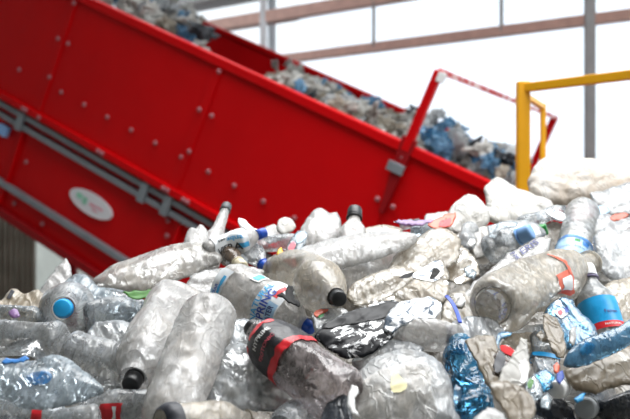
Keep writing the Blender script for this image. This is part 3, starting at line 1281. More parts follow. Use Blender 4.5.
bottle('tall grey ribbed bottle standing base-up with a blue-edged label', (584, 208, .03), (564, 294, .0), 18, 'grey', 'water', ribs=11, rib=.05, dents=1, dent_h=(.85, .95), crush=.03,
       labels=[dict(t0=.52, t1=.72, mat='lb_label', off=.002, lab='pale blue label with darker blue edges', bands=[(.515, .545, -3.1, 3.1, 'mb_label'), (.695, .725, -3.1, 3.1, 'mb_label'), (.555, .60, -.75, -.35, 'mb_label'), (.56, .585, -.2, .1, 'ink_green'), (.63, .69, 1.0, 1.2, 'ink_green')],
                    texts=[dict(s='AGUA', t=.635, th=-.25, size=.2, up=-1, mat='ink_blue', sx=1.1), dict(s='MINERAL', t=.645, th=.55, size=.17, up=-1, mat='ink_blue', sx=1.0)])])
bag('whitish film sheet hanging below the two white bags', [(452, 240), (462, 230), (480, 226), (500, 224), (508, 238), (494, 252), (474, 262), (458, 256)], H=8, mat='hazefilm', dd=.04, amp=3.4, scl=24, cat='plastic film', name='film_sheet')
bag('pale film sheet behind the round white bag and orange-red wrapper', [(414, 244), (424, 230), (446, 224), (464, 232), (462, 248), (440, 256)], H=6, mat='hazefilm', dd=.08, amp=3, scl=24, cat='plastic film', name='film_sheet')
# ---- crest, middle
bag('thin purple film strip lying along the crest', [(393, 222), (399, 219), (412, 221), (432, 219), (434, 223), (415, 226), (400, 225)], H=2, mat='purple', dd=-.1, amp=1, cat='plastic film', name='film_strip')
bag('orange-red wrapper on the crest beside the round white bag', [(427, 226), (437, 218), (447, 214), (456, 212), (455, 218), (450, 227), (438, 230)], H=3, mat='o_label', dd=-.12, amp=1.6, cat='wrapper', name='wrapper',
    patches=[([(440, 222), (451, 219), (449, 226), (440, 227)], 'ink_red', 'print', 'bright red panel')])
bag('crinkled white film behind the orange-red wrapper', [(424, 222), (427, 214), (436, 213), (446, 211), (452, 215), (445, 224)], H=3, mat='whitefilm', dd=.05, amp=1.4, cat='plastic film', name='film_sheet')
bottle('dark-ended bottle lying behind the purple strip', (400, 226, .08), (420, 222, .06), 5, 'grey', 'water', cap='greyblack', cap_r=4)
bottle('small bottle with a pale blue base below the purple strip', (415, 231, -.05), (440, 226, .05), 7, 'palefilm', 'water', dents=2)
bag('beige film lump on the crest right of the black cap', [(362, 232), (372, 226), (388, 225), (402, 229), (398, 236), (378, 238)], H=4, mat='tanfilm', dd=.0, amp=2)
bottle('dusty bottle on the crest holding its black cap straight up', (350, 272, .05), (355, 209, .02), 15, 'milky', 'squat', cap='blackcap', cap_r=7.5, dents=2)
bag('crinkled clear white bag rising as a dome above the crest',
    [(298, 244), (300, 230), (306, 219), (314, 211), (322, 209), (331, 213), (337, 212), (341, 222), (342, 236), (330, 246), (312, 250)], H=11, mat='whitefilm', dd=.03, amp=3.2, scl=28)
bag('round white lid lying on the crest left of the domed bag', [(276, 228), (278, 221), (285, 218), (292, 220), (296, 226), (293, 232), (284, 234), (277, 232)], H=3, mat='whitebag', dd=.02, amp=.4, cat='lid', name='tub_closure')
bag('pale clear film at the crest left of the round white lid', [(258, 236), (264, 228), (274, 224), (284, 228), (288, 238), (270, 244)], H=4, mat='whitefilm', dd=.08, amp=2, cat='plastic film', name='film_sheet')
bottle('grey clear bottle lying crosswise under the round white lid', (254, 247, .0), (304, 240, .0), 9, 'clear', 'water', dents=4)
bag('blue and pink printed film beside the domed bag', [(286, 250), (291, 238), (298, 230), (308, 232), (306, 243), (298, 255), (289, 257)], H=4, mat='palefilm', dd=-.1, amp=2.4, cat='plastic film', name='printed_film',
    patches=[([(296, 236), (304, 233), (305, 240), (298, 245)], 'lb_label', 'print', 'blue print'), ([(288, 249), (293, 243), (296, 247), (291, 253)], 'ink_pink', 'print', 'pink print')])
bag('tiny yellow and red scrap under the printed film', [(277, 250), (282, 247), (284, 252), (280, 256), (276, 255)], H=1.5, mat='yellow_lab', dd=-.14, amp=.6, cat='scrap', name='label_scrap')
bag('long crushed white bottle wall lying below the domed bag', [(296, 262), (298, 250), (318, 243), (345, 236), (380, 232), (408, 233), (418, 238), (410, 248), (380, 258), (345, 268), (318, 272)], H=12, mat='whitefilm', dd=-.1, amp=2.4, scl=24, fold=(-.25, 2.5), cat='bottle', name='flattened_bottle')
bottle('long pale dusty bottle lying under the crushed white one, pointing up right', (334, 286, .02), (424, 242, .03), 16, 'milky', 'soda', dents=3, bow=.25)
# ---- middle: films right of centre
bag('folded beige film heap in the middle of the crest',
    [(386, 276), (394, 256), (410, 244), (428, 230), (446, 228), (462, 240), (458, 262), (440, 272), (418, 286), (398, 292)], H=8, mat='tanfilm', dd=-.04, amp=4.2, scl=26, fold=(-.7, 2.6), cat='plastic film', name='film_sheet')
bag('dusty crumpled film sloping down to the black and silver foil',
    [(345, 298), (352, 284), (372, 274), (396, 266), (414, 270), (420, 284), (404, 300), (380, 306), (358, 308)], H=6, mat='tanfilm', dd=-.06, amp=3.6, scl=28, fold=(-.4, 2), cat='plastic film', name='film_sheet')
bag('silver-lined beige wrapper with black torn edges above the foil',
    [(379, 304), (388, 296), (408, 284), (426, 268), (441, 258), (449, 272), (449, 292), (444, 304), (420, 306), (398, 308)], H=5, mat='tanfilm', dd=-.1, amp=2.6, scl=22, cat='wrapper', name='wrapper', round_=False,
    patches=[([(412, 276), (424, 268), (438, 261), (444, 272), (436, 282), (424, 282), (416, 280)], 'foilblue', 'silver_lining', 'silver inner side'),
             ([(431, 276), (434, 270), (440, 272), (436, 278), (430, 281)], 'black', 'print', 'black torn edge'),
             ([(399, 281), (406, 276), (414, 274), (410, 279), (402, 282)], 'black', 'print', 'black torn edge')])
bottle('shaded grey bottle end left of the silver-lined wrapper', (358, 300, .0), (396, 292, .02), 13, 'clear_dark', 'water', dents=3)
bag('orange and green printed clear film under the black-capped dusty bottle', [(312, 326), (312, 314), (322, 308), (342, 308), (352, 316), (340, 330), (318, 336)], H=4, mat='film', dd=-.04, amp=2.2, cat='plastic film', name='printed_film',
    patches=[([(314, 316), (316, 311), (329, 311), (324, 315), (317, 319)], 'o_label', 'print', 'orange print'), ([(318, 318), (324, 315), (324, 318), (319, 320)], 'ink_green', 'print', 'green print')])
bag('black and silver foil wrapper lying across the middle of the heap',
    [(313, 336), (326, 323), (346, 312), (370, 306), (394, 299), (404, 305), (400, 318), (398, 332), (384, 346), (366, 357), (346, 359), (330, 351)], H=8, mat='foil', dd=-.16, amp=4.0, scl=30, cat='foil wrapper', name='foil_wrapper', fold=(-.4, 2),
    patches=[([(322, 328), (346, 314), (372, 307), (394, 302), (396, 314), (372, 322), (348, 326), (330, 330)], 'foildark', 'outer_face', 'black ribbed outer face')])
bag('silver crinkled foil piece joining the black foil on its right',
    [(382, 330), (386, 316), (396, 305), (412, 299), (428, 297), (441, 301), (442, 310), (434, 318), (418, 320), (402, 326), (392, 334)], H=6, mat='foilblue', dd=-.2, amp=3.4, scl=34, cat='foil wrapper', name='foil_wrapper')
bag('stretched dusty film around the blue strap', [(438, 330), (443, 306), (452, 292), (466, 290), (484, 292), (490, 312), (478, 326), (458, 330)], H=8, mat='tanfilm', dd=-.06, amp=2.6, scl=20, fold=(1.2, 2.2), cat='plastic film', name='film_sheet')
bag('clear crinkled film right of the small capsule-shaped bottle', [(446, 336), (452, 322), (470, 316), (490, 318), (506, 332), (498, 344), (470, 346)], H=5, mat='film', dd=-.12, amp=4, scl=34, fold=(1.3, 2.5), cat='plastic film', name='film_sheet')
bag('dull grey film strip under the big dusty bottle', [(500, 336), (514, 327), (540, 324), (556, 328), (550, 340), (520, 344)], H=4, mat='grey', dd=-.05, amp=2.2, cat='plastic film', name='film_strip')
bottle('big dusty bottle lying with its round base to the front and an orange label', (492, 306, -.26), (592, 262, .04), 29, 'dusty', 'squat', base_ring=True, dents=3, dent_h=(.75, .92), crush=.06,
       labels=[dict(t0=.34, t1=.48, a0=-.1, a1=.8, mat='o_label', off=.002, jag=.025, lab='torn orange and white label', bands=[(.38, .46, .1, .6, 'w_label'), (.46, .485, -1.0, .1, 'o_label')])])
bag('long white label film with navy lettering lying over the dusty bottle',
    [(452, 306), (468, 288), (492, 268), (508, 254), (524, 246), (538, 237), (551, 238), (548, 252), (536, 262), (516, 270), (494, 277), (478, 290), (462, 308)], H=5, mat='whitefilm', dd=-.16, amp=2.0, scl=20, fold=(-.6, 3), cat='label film', name='label_film',
    prints=[dict(s='ERIS', at=(529, 249), ang=-.62, size=9, mat='ink_navy', sx=1.3), dict(s='PA', at=(514, 257), ang=.75, size=7, mat='ink_navy'), dict(s='KOS', at=(519, 264), ang=1.2, size=6, mat='ink_navy')])
# ---- right middle
bag('grey film behind the white-capped bottle at the right edge', [(598, 300), (606, 284), (625, 278), (650, 276), (650, 330), (618, 335), (604, 320)], H=8, mat='tanfilm', dd=.02, amp=4, scl=26)
bottle('white-capped bottle with a sky blue and red label at the right', (613, 357, .04), (585, 266, -.02), 20, 'grey', 'squat', cap='whitecap', cap_r=9, ring='violet', dents=0, crush=.02,
       labels=[dict(t0=.24, t1=.62, a0=-1.25, a1=1.15, mat='b_label', off=.002, lab='sky blue label with a red lower band', bands=[(.235, .31, -1.25, 1.15, 'r_label')],
                    texts=[dict(s='Femen', t=.42, th=.55, size=.24, up=1, mat='ink_navy'), dict(s='NATURAL', t=.272, th=.5, size=.15, up=1, mat='ink_white', sx=1.2), dict(s='VITAL', t=.272, th=-.8, size=.13, up=1, mat='ink_white')])])
bag('blue-printed clear wrapper crumpled between the dusty bottle and the sky blue label',
    [(543, 314), (550, 303), (562, 296), (572, 300), (580, 312), (594, 324), (600, 340), (584, 352), (566, 350), (552, 336)], H=10, mat='bluefilm', dd=-.1, amp=3.8, scl=30, cat='wrapper', name='wrapper',
    patches=[([(554, 314), (561, 309), (568, 314), (561, 320)], 'w_label', 'print', 'white printed square'), ([(557, 314), (561, 312), (563, 315), (560, 317)], 'ink_pink', 'print', 'pink spot'),
             ([(564, 310), (567, 308), (569, 313), (566, 314)], 'ink_blue', 'print', 'dark blue bar')])
bag('upright cream film flap left of the blue-printed wrapper', [(543, 314), (548, 313), (557, 318), (563, 330), (566, 346), (564, 358), (556, 357), (548, 342), (543, 328)], H=4, mat='tandark', dd=-.2, amp=1.8, scl=22, cat='plastic film', name='film_sheet', fold=(1.3, 2.5))
bottle('dark clear crushed bottle with a cyan ring below the cream flap', (541, 336, .0), (548, 392, -.02), 14, 'clear_dark', 'water', dents=4,
       labels=[dict(t0=.38, t1=.43, mat='cyanring', off=.003, name='ring', lab='cyan plastic ring')])
bag('broken cream shell piece on the dark clear bottle', [(536, 335), (541, 331), (548, 335), (552, 341), (546, 343), (539, 341)], H=3, mat='tanfilm', dd=-.18, amp=1.5, cat='plastic scrap', name='plastic_shard')
bag('crumpled deep blue cap film under the cyan-ringed bottle', [(535, 374), (545, 369), (556, 376), (553, 388), (544, 392), (537, 385)], H=4, mat='blue', dd=-.12, amp=2, cat='plastic scrap', name='film_scrap')
bag('green and white wrapper below the white torn plastic', [(524, 392), (527, 380), (534, 374), (541, 384), (543, 396), (536, 402), (528, 401)], H=3, mat='palefilm', dd=-.14, amp=1.8, cat='wrapper', name='wrapper',
    patches=[([(527, 386), (531, 379), (534, 382), (530, 390)], 'green', 'print', 'green print')])
bag('translucent blue film flap under the white-capped bottle', [(563, 364), (572, 348), (590, 337), (612, 329), (632, 319), (648, 322), (640, 338), (618, 352), (596, 362), (576, 368)], H=7, mat='bluefilm', dd=-.24, tilt=.25, amp=1.3, scl=16, fold=(-.5, 3), cat='film flap', name='film_flap',
    patches=[([(580, 352), (588, 346), (595, 349), (590, 357), (582, 358)], 'blue', 'blue_fold', 'deeper blue fold')])
bag('broad tan film sheet at the right below the blue flap',
    [(563, 372), (580, 362), (604, 352), (626, 346), (650, 344), (650, 384), (620, 386), (596, 394), (574, 390)], H=7, mat='tandark', dd=-.14, amp=2.4, scl=20, fold=(-.3, 2.4), cat='plastic film', name='film_sheet')
bottle('pale bottle neck with a white cap pointing left under the tan sheet', (604, 370, .1), (556, 390, -.12), 15, 'milky', 'squat', cap='whitecap', cap_r=9.5, dents=0, crush=.01)
bottle('bottle with a round grey cap pointing straight out at the bottom right', (602, 396, .2), (585, 409, -.04), 17, 'dark', 'squat', cap='greycap', cap_r=11, dents=0, crush=.01)
bottle('dark bottle lying in the bottom right corner', (650, 404, .0), (594, 410, .02), 19, 'dark', 'water', ribs=7, dents=2)
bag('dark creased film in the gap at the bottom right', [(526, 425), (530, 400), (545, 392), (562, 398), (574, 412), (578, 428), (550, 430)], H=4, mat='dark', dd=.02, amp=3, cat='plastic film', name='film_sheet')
for (lb_, pp_, m_) in (('orange scrap beside the cyan-ringed bottle', [(553, 366), (557, 362), (560, 366), (558, 374), (554, 373)], 'o_label'),
                       ('dark blue scrap below the orange scrap', [(557, 373), (562, 370), (564, 378), (560, 384), (556, 380)], 'ink_blue'),
                       ('cyan curl of film above the round grey cap', [(574, 399), (580, 394), (587, 393), (584, 398), (577, 404)], 'cyanring'),
                       ('pale grey square scrap above the dark creased film', [(540, 398), (548, 393), (552, 400), (549, 410), (541, 408)], 'palefilm'),
                       ('white bit of film between the sky blue label and the dusty bottle', [(570, 330), (575, 327), (577, 336), (573, 346), (569, 342)], 'whitefilm'),
                       ('dark gap lining beside the torn red label', [(505, 372), (512, 366), (516, 378), (512, 392), (505, 388)], 'dark')):  # dark piece set in the gap as its shade
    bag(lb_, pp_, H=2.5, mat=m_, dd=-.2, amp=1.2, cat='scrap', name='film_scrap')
# ---- bottom right centre
bottle('crushed blue water bottle standing right of the big clear bag', (480, 422, -.08), (459, 340, -.06), 23, 'blue', 'jar', dents=3, dent_h=(.72, .88), crush=.08, ribs=2, rib=.22)
bag('pale blue film scrap at the foot of the blue bottle', [(451, 396), (455, 384), (462, 386), (462, 404), (456, 412), (451, 410)], H=3, mat='bluefilm', dd=-.06, amp=2, cat='plastic film', name='film_scrap')
bag('stiff grey-tan sheet leaning on the blue bottle', [(465, 340), (478, 335), (494, 336), (500, 352), (500, 376), (494, 394), (486, 384), (478, 366), (470, 352)], H=4, mat='tandark', dd=-.18, amp=2.0, scl=18, cat='plastic film', name='film_sheet', fold=(1.1, 2.5))
bag('torn red and dark brown drink label right of the stiff sheet', [(493, 374), (494, 356), (498, 346), (506, 343), (517, 349), (516, 358), (508, 368), (500, 378)], H=4, mat='brown', dd=-.24, amp=1.6, cat='label', name='torn_label',
    patches=[([(500, 347), (505, 346), (515, 352), (514, 357), (506, 355), (501, 351)], 'redfilm', 'print', 'red band'), ([(494, 362), (500, 352), (505, 358), (503, 370), (496, 374)], 'ink_dark', 'print', 'dark brown panel')])
bag('bent pale blue film edge beside the torn red label', [(491, 366), (492, 350), (496, 336), (502, 331), (512, 332), (510, 337), (501, 340), (497, 352), (496, 368)], H=2, mat='bluefilm', dd=-.2, amp=1, cat='plastic film', name='film_strip')
bag('grey dusty film behind the white torn plastic', [(500, 346), (510, 334), (526, 332), (540, 336), (536, 356), (520, 362), (506, 358)], H=5, mat='tanfilm', dd=-.03, amp=2.6, cat='plastic film', name='film_sheet')
bag('white torn plastic piece twisted upright beside the red label', [(497, 384), (502, 370), (511, 358), (517, 346), (521, 337), (527, 339), (528, 352), (531, 366), (528, 380), (518, 388), (506, 388)], H=6, mat='whitebag', dd=-.27, amp=2.6, scl=26, fold=(1.1, 2.2), cat='plastic film', name='film_sheet')
bag('stiff tan film sheet at the bottom below the white torn plastic', [(489, 382), (504, 381), (520, 386), (533, 396), (536, 410), (528, 430), (512, 426), (502, 408), (493, 396)], H=4, mat='tandark', dd=-.26, amp=1.8, scl=18, cat='plastic film', name='film_sheet')
bag('white folded film at the bottom edge left of the tan sheet', [(474, 418), (488, 407), (504, 414), (508, 428), (474, 430)], H=4, mat='whitefilm', dd=-.24, amp=1.8, cat='plastic film', name='film_sheet')
# ---- centre
bottle('dusty beige bottle with a black cap lying in the middle of the heap', (282, 272, .1), (340, 299, -.19), 28, 'dusty', 'soda', cap='blackcap', cap_r=8.5, dents=3, dent_h=(.72, .88), crush=.06, bow=-.15)
bag('torn black film poking out under the dusty beige bottle', [(277, 296), (282, 291), (285, 294), (288, 286), (294, 288), (295, 297), (300, 302), (299, 308), (291, 304), (284, 300)], H=3, mat='black', dd=-.2, amp=2, cat='plastic film', name='film_scrap', round_=False, jag=2)
bottle('clear bottle with a white and blue SPRING label and blue cap', (224, 284, .02), (313, 329, -.02), 27, 'milky', 'soda', cap='bluecap', cap_r=7, dents=1, dent_h=(.82, .92), crush=.05,
       labels=[dict(t0=.04, t1=.19, a0=-.6, a1=1.4, mat='w_label', off=.002, jag=.015, lab='torn white and blue label end', bands=[(.05, .12, .35, 1.2, 'lb_label'), (.05, .10, .8, 1.3, 'ink_blue'), (.13, .17, -.3, .4, 'ink_cyan')],
                    texts=[dict(s='DAR', t=.11, th=.3, size=.2, up=-1, mat='ink_blue')]),
               dict(t0=.36, t1=.48, a0=-1.3, a1=-.65, mat='w_label', off=.002, lab='small barcode label', bands=[(.38, .46, -1.2, -.72, 'ink_cyan')]),
               dict(t0=.56, t1=.79, mat='w_label', off=.0025, lab='white label with blue lettering', texts=[dict(s='NATURAL', t=.60, th=-.05, size=.36, up=-1, mat='ink_cyan'), dict(s='SPRING', t=.67, th=.05, size=.42, up=-1, mat='ink_blue'),
                          dict(s='WATER', t=.74, th=.35, size=.24, up=-1, mat='ink_navy')], bands=[(.7, .78, -.2, 1.2, 'lb_label'), (.69, .735, -1.1, -.4, 'ink_red')])])
bottle('small capsule-shaped clear bottle below the silver foil', (393, 333, -.12), (464, 336, -.12), 17, 'milky', 'capsule', dents=3, dent_h=(.8, .92), crush=.07,
       labels=[dict(t0=.72, t1=.86, a0=-.6, a1=.5, mat='ink_navy', off=-.001, jag=.03, name='print', lab='faded dark blue print')])
bag('big clear film bag with a small yellow sticker at the bottom centre',
    [(350, 432), (349, 402), (352, 382), (364, 366), (382, 354), (404, 349), (426, 353), (442, 364), (451, 382), (454, 405), (454, 432)], H=15, mat='film', dd=-.12, amp=6, scl=16, fold=(-.5, 2.6),
    patches=[([(354, 424), (353, 404), (362, 388), (380, 376), (404, 370), (424, 368), (432, 376), (430, 396), (432, 424)], 'hazefilm', 'inner_fold', None), ([(391, 386), (396, 381), (401, 385), (407, 393), (402, 399), (392, 399)], 'sticker', 'sticker', 'pale yellow sticker')])
bag('loose clear film bunched behind the big clear bag', [(352, 362), (362, 350), (384, 340), (410, 342), (424, 350), (410, 362), (382, 368), (362, 376)], H=8, mat='film', dd=-.08, amp=4.2, scl=28, fold=(-.5, 2))
bag('crumpled dusty clear bag below the black-labelled bottle', [(203, 392), (210, 368), (220, 350), (238, 343), (258, 350), (276, 372), (300, 394), (302, 405), (284, 410), (250, 412), (218, 408)], H=9, mat='film', dd=-.1, amp=6, scl=26, fold=(.5, 2.4))
bottle('crushed clear drink bottle with a black and red sports-drink sleeve', (346, 402, -.2), (250, 326, -.17), 30, 'clear_pink', 'jar', cap='blackcap', cap_r=9.5, dents=3, dent_h=(.78, .92), crush=.06,
       labels=[dict(t0=.54, t1=.95, mat='k_label', off=.002, jag=.02, lab='black shrink sleeve with red edges', bands=[(.52, .59, -3.1, 3.1, 'r_label'), (.86, .90, -.5, 1.0, 'r_label'), (.86, .90, -1.5, -.8, 'r_label')],
                    texts=[dict(s='HYPRIME', t=.78, th=-.1, size=.25, up=1, mat='ink_white', sx=1.1), dict(s='ISOTONIC', t=.69, th=-.25, size=.21, up=1, mat='ink_pink', sx=1.1)])])
bag('small white torn label between the sports-drink bottle and the clear bag', [(349, 392), (352, 384), (357, 386), (359, 392), (354, 398), (355, 408), (360, 416), (352, 414), (348, 404)], H=2, mat='paper', dd=-.24, amp=1.2, cat='label', name='torn_label')
bag('dark film pushed into the gap under the sports-drink bottle', [(318, 425), (326, 404), (344, 394), (352, 404), (352, 428), (330, 430)], H=4, mat='dark', dd=-.14, amp=2.6, cat='plastic film', name='film_sheet')  # dark sheet added to stand in for the black shade of the gap
bottle('round clear bottle end at the bottom edge left of the dark gap', (338, 418, .1), (280, 428, -.1), 25, 'clear', 'jar', dents=2, dent_h=(.75, .9))
# ---- left crest
bag('white crumpled film peak in front of the red conveyor foot', [(36, 296), (44, 284), (52, 274), (60, 264), (66, 259), (70, 264), (72, 276), (66, 288), (54, 298), (42, 300)], H=5, mat='whitefilm', dd=.04, amp=2.6, scl=26, cat='plastic film', name='film_sheet', fold=(1, 2))
bag('beige crumpled film with a dark strip at the left edge', [(-12, 306), (2, 300), (8, 292), (16, 288), (24, 293), (40, 290), (46, 306), (40, 322), (20, 330), (-12, 330)], H=7, mat='tanfilm', dd=.0, amp=3.6, scl=28,
    patches=[([(7, 300), (12, 291), (15, 293), (10, 301)], 'ink_dark', 'print', 'dark strip')])
bag('small pink and white scrap on the beige film at the left edge', [(8, 312), (13, 308), (17, 310), (20, 316), (14, 318), (9, 316)], H=2, mat='purple', dd=-.14, amp=1, cat='scrap', name='film_scrap')
bag('pale blue-grey crumpled film left of the long twisted bag', [(64, 288), (68, 278), (78, 274), (88, 276), (98, 286), (118, 289), (140, 298), (154, 304), (150, 320), (126, 326), (100, 312), (84, 304)], H=9, mat='palefilm', dd=.02, amp=3.6, scl=26)
bag('green leaf-like film scrap under the long twisted bag', [(122, 293), (132, 291), (146, 290), (158, 289), (155, 295), (142, 299), (130, 298)], H=1, mat='green', dd=-.05, amp=1, cat='plastic scrap', name='film_scrap')
bottle('bottle with a cloudy long neck and dark cap sticking up from the crest', (203, 272, .0), (227, 205, .0), 13, 'milky', 'long_neck', cap='greyblack', cap_r=5.2, dents=2)
bottle('clear bottle with a blue cap peeking from behind the bag knot', (176, 256, .06), (216, 236, .06), 9, 'clear', 'water', cap='bluecap', cap_r=5, dents=2)
bottle('white-labelled bottle with a bright blue cap under the white strip', (204, 254, -.10), (266, 232, -.10), 12, 'milky', 'soda', cap='bluecap', cap_r=5.2, dents=1,
       labels=[dict(t0=.16, t1=.72, mat='w_label', off=.002, lab='white label with black and blue lettering', bands=[(.55, .70, .2, .6, 'ink_cyan')], texts=[dict(s='VIERA', t=.40, th=.45, size=.75, up=1, along=True, mat='ink_dark'), dict(s='aqua', t=.52, th=-.35, size=.6, up=1, along=True, mat='ink_cyan'), dict(s='vet', t=.30, th=-.55, size=.6, up=1, along=True, mat='ink_dark')])])
bag('stiff white strip standing on the white-labelled bottle', [(238, 222), (239, 218), (244, 219), (252, 226), (259, 231), (258, 236), (251, 235), (244, 229), (240, 227)], H=2, mat='paper', dd=-.1, amp=.6, cat='plastic strip', name='film_strip', round_=False)
bottle('brown-tinged bottle with a cream cap below the white-labelled bottle', (218, 247, .0), (243, 268, -.06), 11, 'brown', 'squat', cap='cream', cap_r=7, dents=1)
bottle('clear bottle with a blue cap tucked behind the dusty beige bottle', (240, 242, .0), (268, 269, -.03), 12, 'clear', 'squat', cap='bluecap', cap_r=6, dents=3)
bag('twisted plastic knot on the end of the long clear bag', [(184, 246), (186, 234), (190, 227), (196, 228), (199, 224), (205, 228), (209, 238), (208, 248), (197, 254), (187, 252)], H=8, mat='whitefilm', dd=-.06, amp=3.4, scl=34, name='plastic_knot')
bag('long twisted clear bag lying along the left crest',
    [(91, 284), (94, 278), (104, 271), (114, 264), (134, 257), (154, 250), (174, 244), (194, 242), (208, 245), (222, 256), (218, 264), (200, 272), (176, 281), (156, 289), (136, 293), (112, 291)], H=13, mat='hazefilm', dd=-.03, amp=3.4, scl=18, fold=(-.35, 3))
bag('pale wrinkled film sheet between the long clear bag and the SPRING bottle', [(184, 290), (190, 276), (206, 270), (226, 268), (248, 266), (266, 272), (250, 282), (232, 290), (218, 306), (200, 308)], H=7, mat='whitefilm', dd=-.04, amp=3.6, scl=26, cat='plastic film', name='film_sheet')
bag('grey film sheet filling below the SPRING bottle', [(218, 340), (226, 322), (244, 318), (262, 326), (256, 344), (238, 352), (222, 354)], H=5, mat='film', dd=-.06, amp=3, scl=26, cat='plastic film', name='film_sheet')
# ---- left
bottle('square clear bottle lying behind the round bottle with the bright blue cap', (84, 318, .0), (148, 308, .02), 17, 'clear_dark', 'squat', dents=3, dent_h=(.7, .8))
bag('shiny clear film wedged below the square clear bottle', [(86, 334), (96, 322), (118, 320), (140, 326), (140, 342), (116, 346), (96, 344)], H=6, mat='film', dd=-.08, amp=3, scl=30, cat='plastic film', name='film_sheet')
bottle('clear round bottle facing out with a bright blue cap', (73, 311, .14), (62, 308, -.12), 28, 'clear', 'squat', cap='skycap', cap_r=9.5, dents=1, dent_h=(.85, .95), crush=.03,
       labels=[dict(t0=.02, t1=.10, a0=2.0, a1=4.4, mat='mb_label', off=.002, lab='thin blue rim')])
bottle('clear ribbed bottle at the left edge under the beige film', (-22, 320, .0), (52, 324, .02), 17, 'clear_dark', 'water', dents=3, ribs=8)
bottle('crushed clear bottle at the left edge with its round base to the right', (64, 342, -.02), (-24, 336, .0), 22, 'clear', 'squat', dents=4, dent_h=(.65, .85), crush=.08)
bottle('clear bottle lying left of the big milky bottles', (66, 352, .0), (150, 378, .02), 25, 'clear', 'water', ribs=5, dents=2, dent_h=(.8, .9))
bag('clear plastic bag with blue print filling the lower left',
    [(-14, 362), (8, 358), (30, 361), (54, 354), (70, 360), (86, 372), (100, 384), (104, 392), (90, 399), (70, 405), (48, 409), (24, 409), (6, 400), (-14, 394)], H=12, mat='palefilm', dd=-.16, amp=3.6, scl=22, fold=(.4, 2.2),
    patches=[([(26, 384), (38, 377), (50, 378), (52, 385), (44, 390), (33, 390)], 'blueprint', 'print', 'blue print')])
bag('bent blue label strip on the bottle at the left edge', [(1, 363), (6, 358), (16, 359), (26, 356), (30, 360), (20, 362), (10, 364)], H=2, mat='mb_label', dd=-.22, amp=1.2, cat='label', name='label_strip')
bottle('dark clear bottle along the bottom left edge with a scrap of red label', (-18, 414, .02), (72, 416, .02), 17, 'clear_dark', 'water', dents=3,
       labels=[dict(t0=.62, t1=.72, a0=-.3, a1=.9, mat='r_label', off=.002, jag=.02, lab='scrap of red label')])
bottle('clear bottle with a red label under the black-capped milky bottle', (176, 410, .04), (78, 408, .02), 21, 'clear', 'squat', dents=2, dent_h=(.8, .9),
       labels=[dict(t0=.54, t1=.76, a0=-.9, a1=.25, mat='r_label', off=.002, jag=.02, lab='torn red label', bands=[(.6, .63, -.7, .1, 'ink_white')])])
bottle('small round-ended clear bottle at the bottom left edge', (100, 420, -.02), (46, 428, -.02), 17, 'clear', 'jar', dents=2)
bottle('big milky crushed bottle with a black cap pointing down left', (181, 296, .04), (130, 386, -.13), 30, 'milky', 'jar', cap='blackcap', cap_r=9.5, dents=4, dent_h=(.66, .85), crush=.06)
bottle('big milky crushed bottle lying against the black-capped one', (212, 308, -.12), (160, 446, -.16), 31, 'milky', 'jar', dents=3, dent_h=(.78, .9), crush=.07)
bottle('dusty bottle with a dark base at the bottom edge', (160, 428, -.12), (254, 420, -.04), 23, 'dusty', 'squat', dents=2,
       labels=[dict(t0=.0, t1=.16, mat='ink_dark', off=.002, name='base_cup', lab='dark base cup')])
bag('blue-tinged film scrap in the gap above the dark-based bottle', [(192, 404), (202, 398), (216, 400), (222, 406), (210, 410), (196, 410)], H=2, mat='bluefilm', dd=-.04, amp=1.6, cat='plastic scrap', name='film_scrap')

# blue strap
cu = []
for i in range(25):
    u_ = i / 24
    q = Vector((446 + 14 * u_ + 1.5 * math.sin(math.pi * u_), 296 + 26 * u_ ** 1.25))
    cu.append(P(q.x, q.y, dpl(q.y) - .17))
m = MB()
for a_, b_ in zip(cu, cu[1:]):
    m.bar(a_, b_ + (b_ - a_) * .2, .006, .0025, Vector((0, -1, .3)))
o = m.build('plastic_strap', M['bluestrap'])
tag(o, 'bright blue plastic strap curving over the dusty film', 'strap')

# ------------------------------------------------------------------ waste riding on the conveyor (far out of focus)
rw = random.Random(5)
LUMP = {}


def lump_mesh(kind):
    """a crumpled, torn-edged piece of film"""
    if kind not in LUMP:
        vs, fs = tube_mesh(lambda t_, th: Vector((math.sin(math.pi * (.04 + .92 * t_)) * math.cos(th), math.sin(math.pi * (.04 + .92 * t_)) * math.sin(th) * .75, -math.cos(math.pi * t_) * .8)), 22, 28, True, True)
        out = []
        for v in vs:
            v = Vector(v)
            sd = Vector((kind * 3.1, 0, 0))
            k_ = .8 + .9 * crump(v + sd, 1.6) + .9 * max(0, NZ(v * 1.9 + sd * 2))
            out.append(v * max(.25, k_))
        me = bpy.data.meshes.new('waste_piece')
        me.from_pydata([tuple(v) for v in out], [], fs)
        LUMP[kind] = me
    return LUMP[kind]


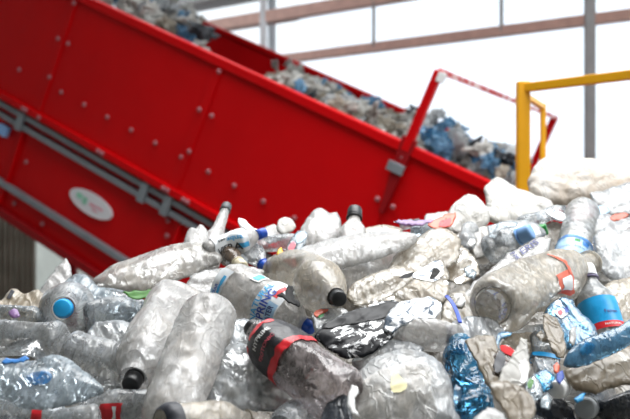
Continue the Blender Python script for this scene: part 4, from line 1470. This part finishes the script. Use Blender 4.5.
KINDS = [('white crumpled bag', 'whitebag', 0), ('grey clear bag', 'grey', 1), ('cream dusty bag', 'tanfilm', 2), ('pale blue bag', 'bluefilm', 3), ('dark bag', 'dark', 4), ('clear white film', 'whitebag', 5), ('blue bag', 'blue', 6)]


def waste(pa, pb, count, weights, where, grp, h0, h1):
    for i in range(count):
        px = pa + (pb - pa) * (i + rw.random()) / count
        w = rw.uniform(.2, BW - .2)
        s = s_at(px, 0, w)
        u = rw.random()
        acc = 0
        for kd, wt in zip(KINDS, weights):
            acc += wt
            if u <= acc:
                break
        r = rw.uniform(.035, .075)
        me = lump_mesh(kd[2])
        if not me.materials:
            me.materials.append(M[kd[1]])
        o = bpy.data.objects.new('waste_bag', me)
        COL.objects.link(o)
        o.location = C(s, w, rw.uniform(h0, h1))
        o.scale = (r * 1.5, r * .9, r)
        o.rotation_euler = (rw.uniform(-.6, .6), rw.uniform(-.6, .6), rw.uniform(0, 6.2))
        tag(o, '%s in the blurred waste %s' % (kd[0], where), 'plastic bag', grp + ', ' + kd[0])


waste(415, 515, 110, (.2, .18, .08, .28, .12, .06, .08), 'right of the red guard arch', 'waste right of the guard arch', -.06, .15)
waste(275, 412, 110, (.32, .14, .2, .1, .02, .22, .0), 'on the lower belt left of the guard arch', 'waste on the lower belt', -.08, .05)
waste(90, 200, 90, (.25, .22, .22, .14, .08, .03, .06), 'at the top end of the belt', 'waste on the upper belt', -.05, .14)


def waste_bed(pa, pb, top, label):
    vs, fs = [], []
    ns, nw = 60, 30
    for i in range(ns + 1):
        e = min(1, min(i, ns - i) / 4)
        for j in range(nw + 1):
            w = .08 + (BW - .14) * j / nw
            s = s_at(pa + (pb - pa) * i / ns, 0, w)
            h = -.57 + (top + .57) * e + .1 * e * crump(Vector((s, w, top)), 6.0)
            vs.append(C(s, w, h))
    for i in range(ns):
        for j in range(nw):
            q = i * (nw + 1) + j
            fs.append((q, q + nw + 1, q + nw + 2, q + 1))
    o = mesh_obj('waste_bed', vs, fs, M['packed'])
    tag(o, label, 'plastic waste', kind='stuff')


waste_bed(518, 272, -.17, 'packed bed of mixed film waste on the lower conveyor belt')
waste_bed(204, 60, -.12, 'packed bed of mixed film waste near the top of the conveyor belt')
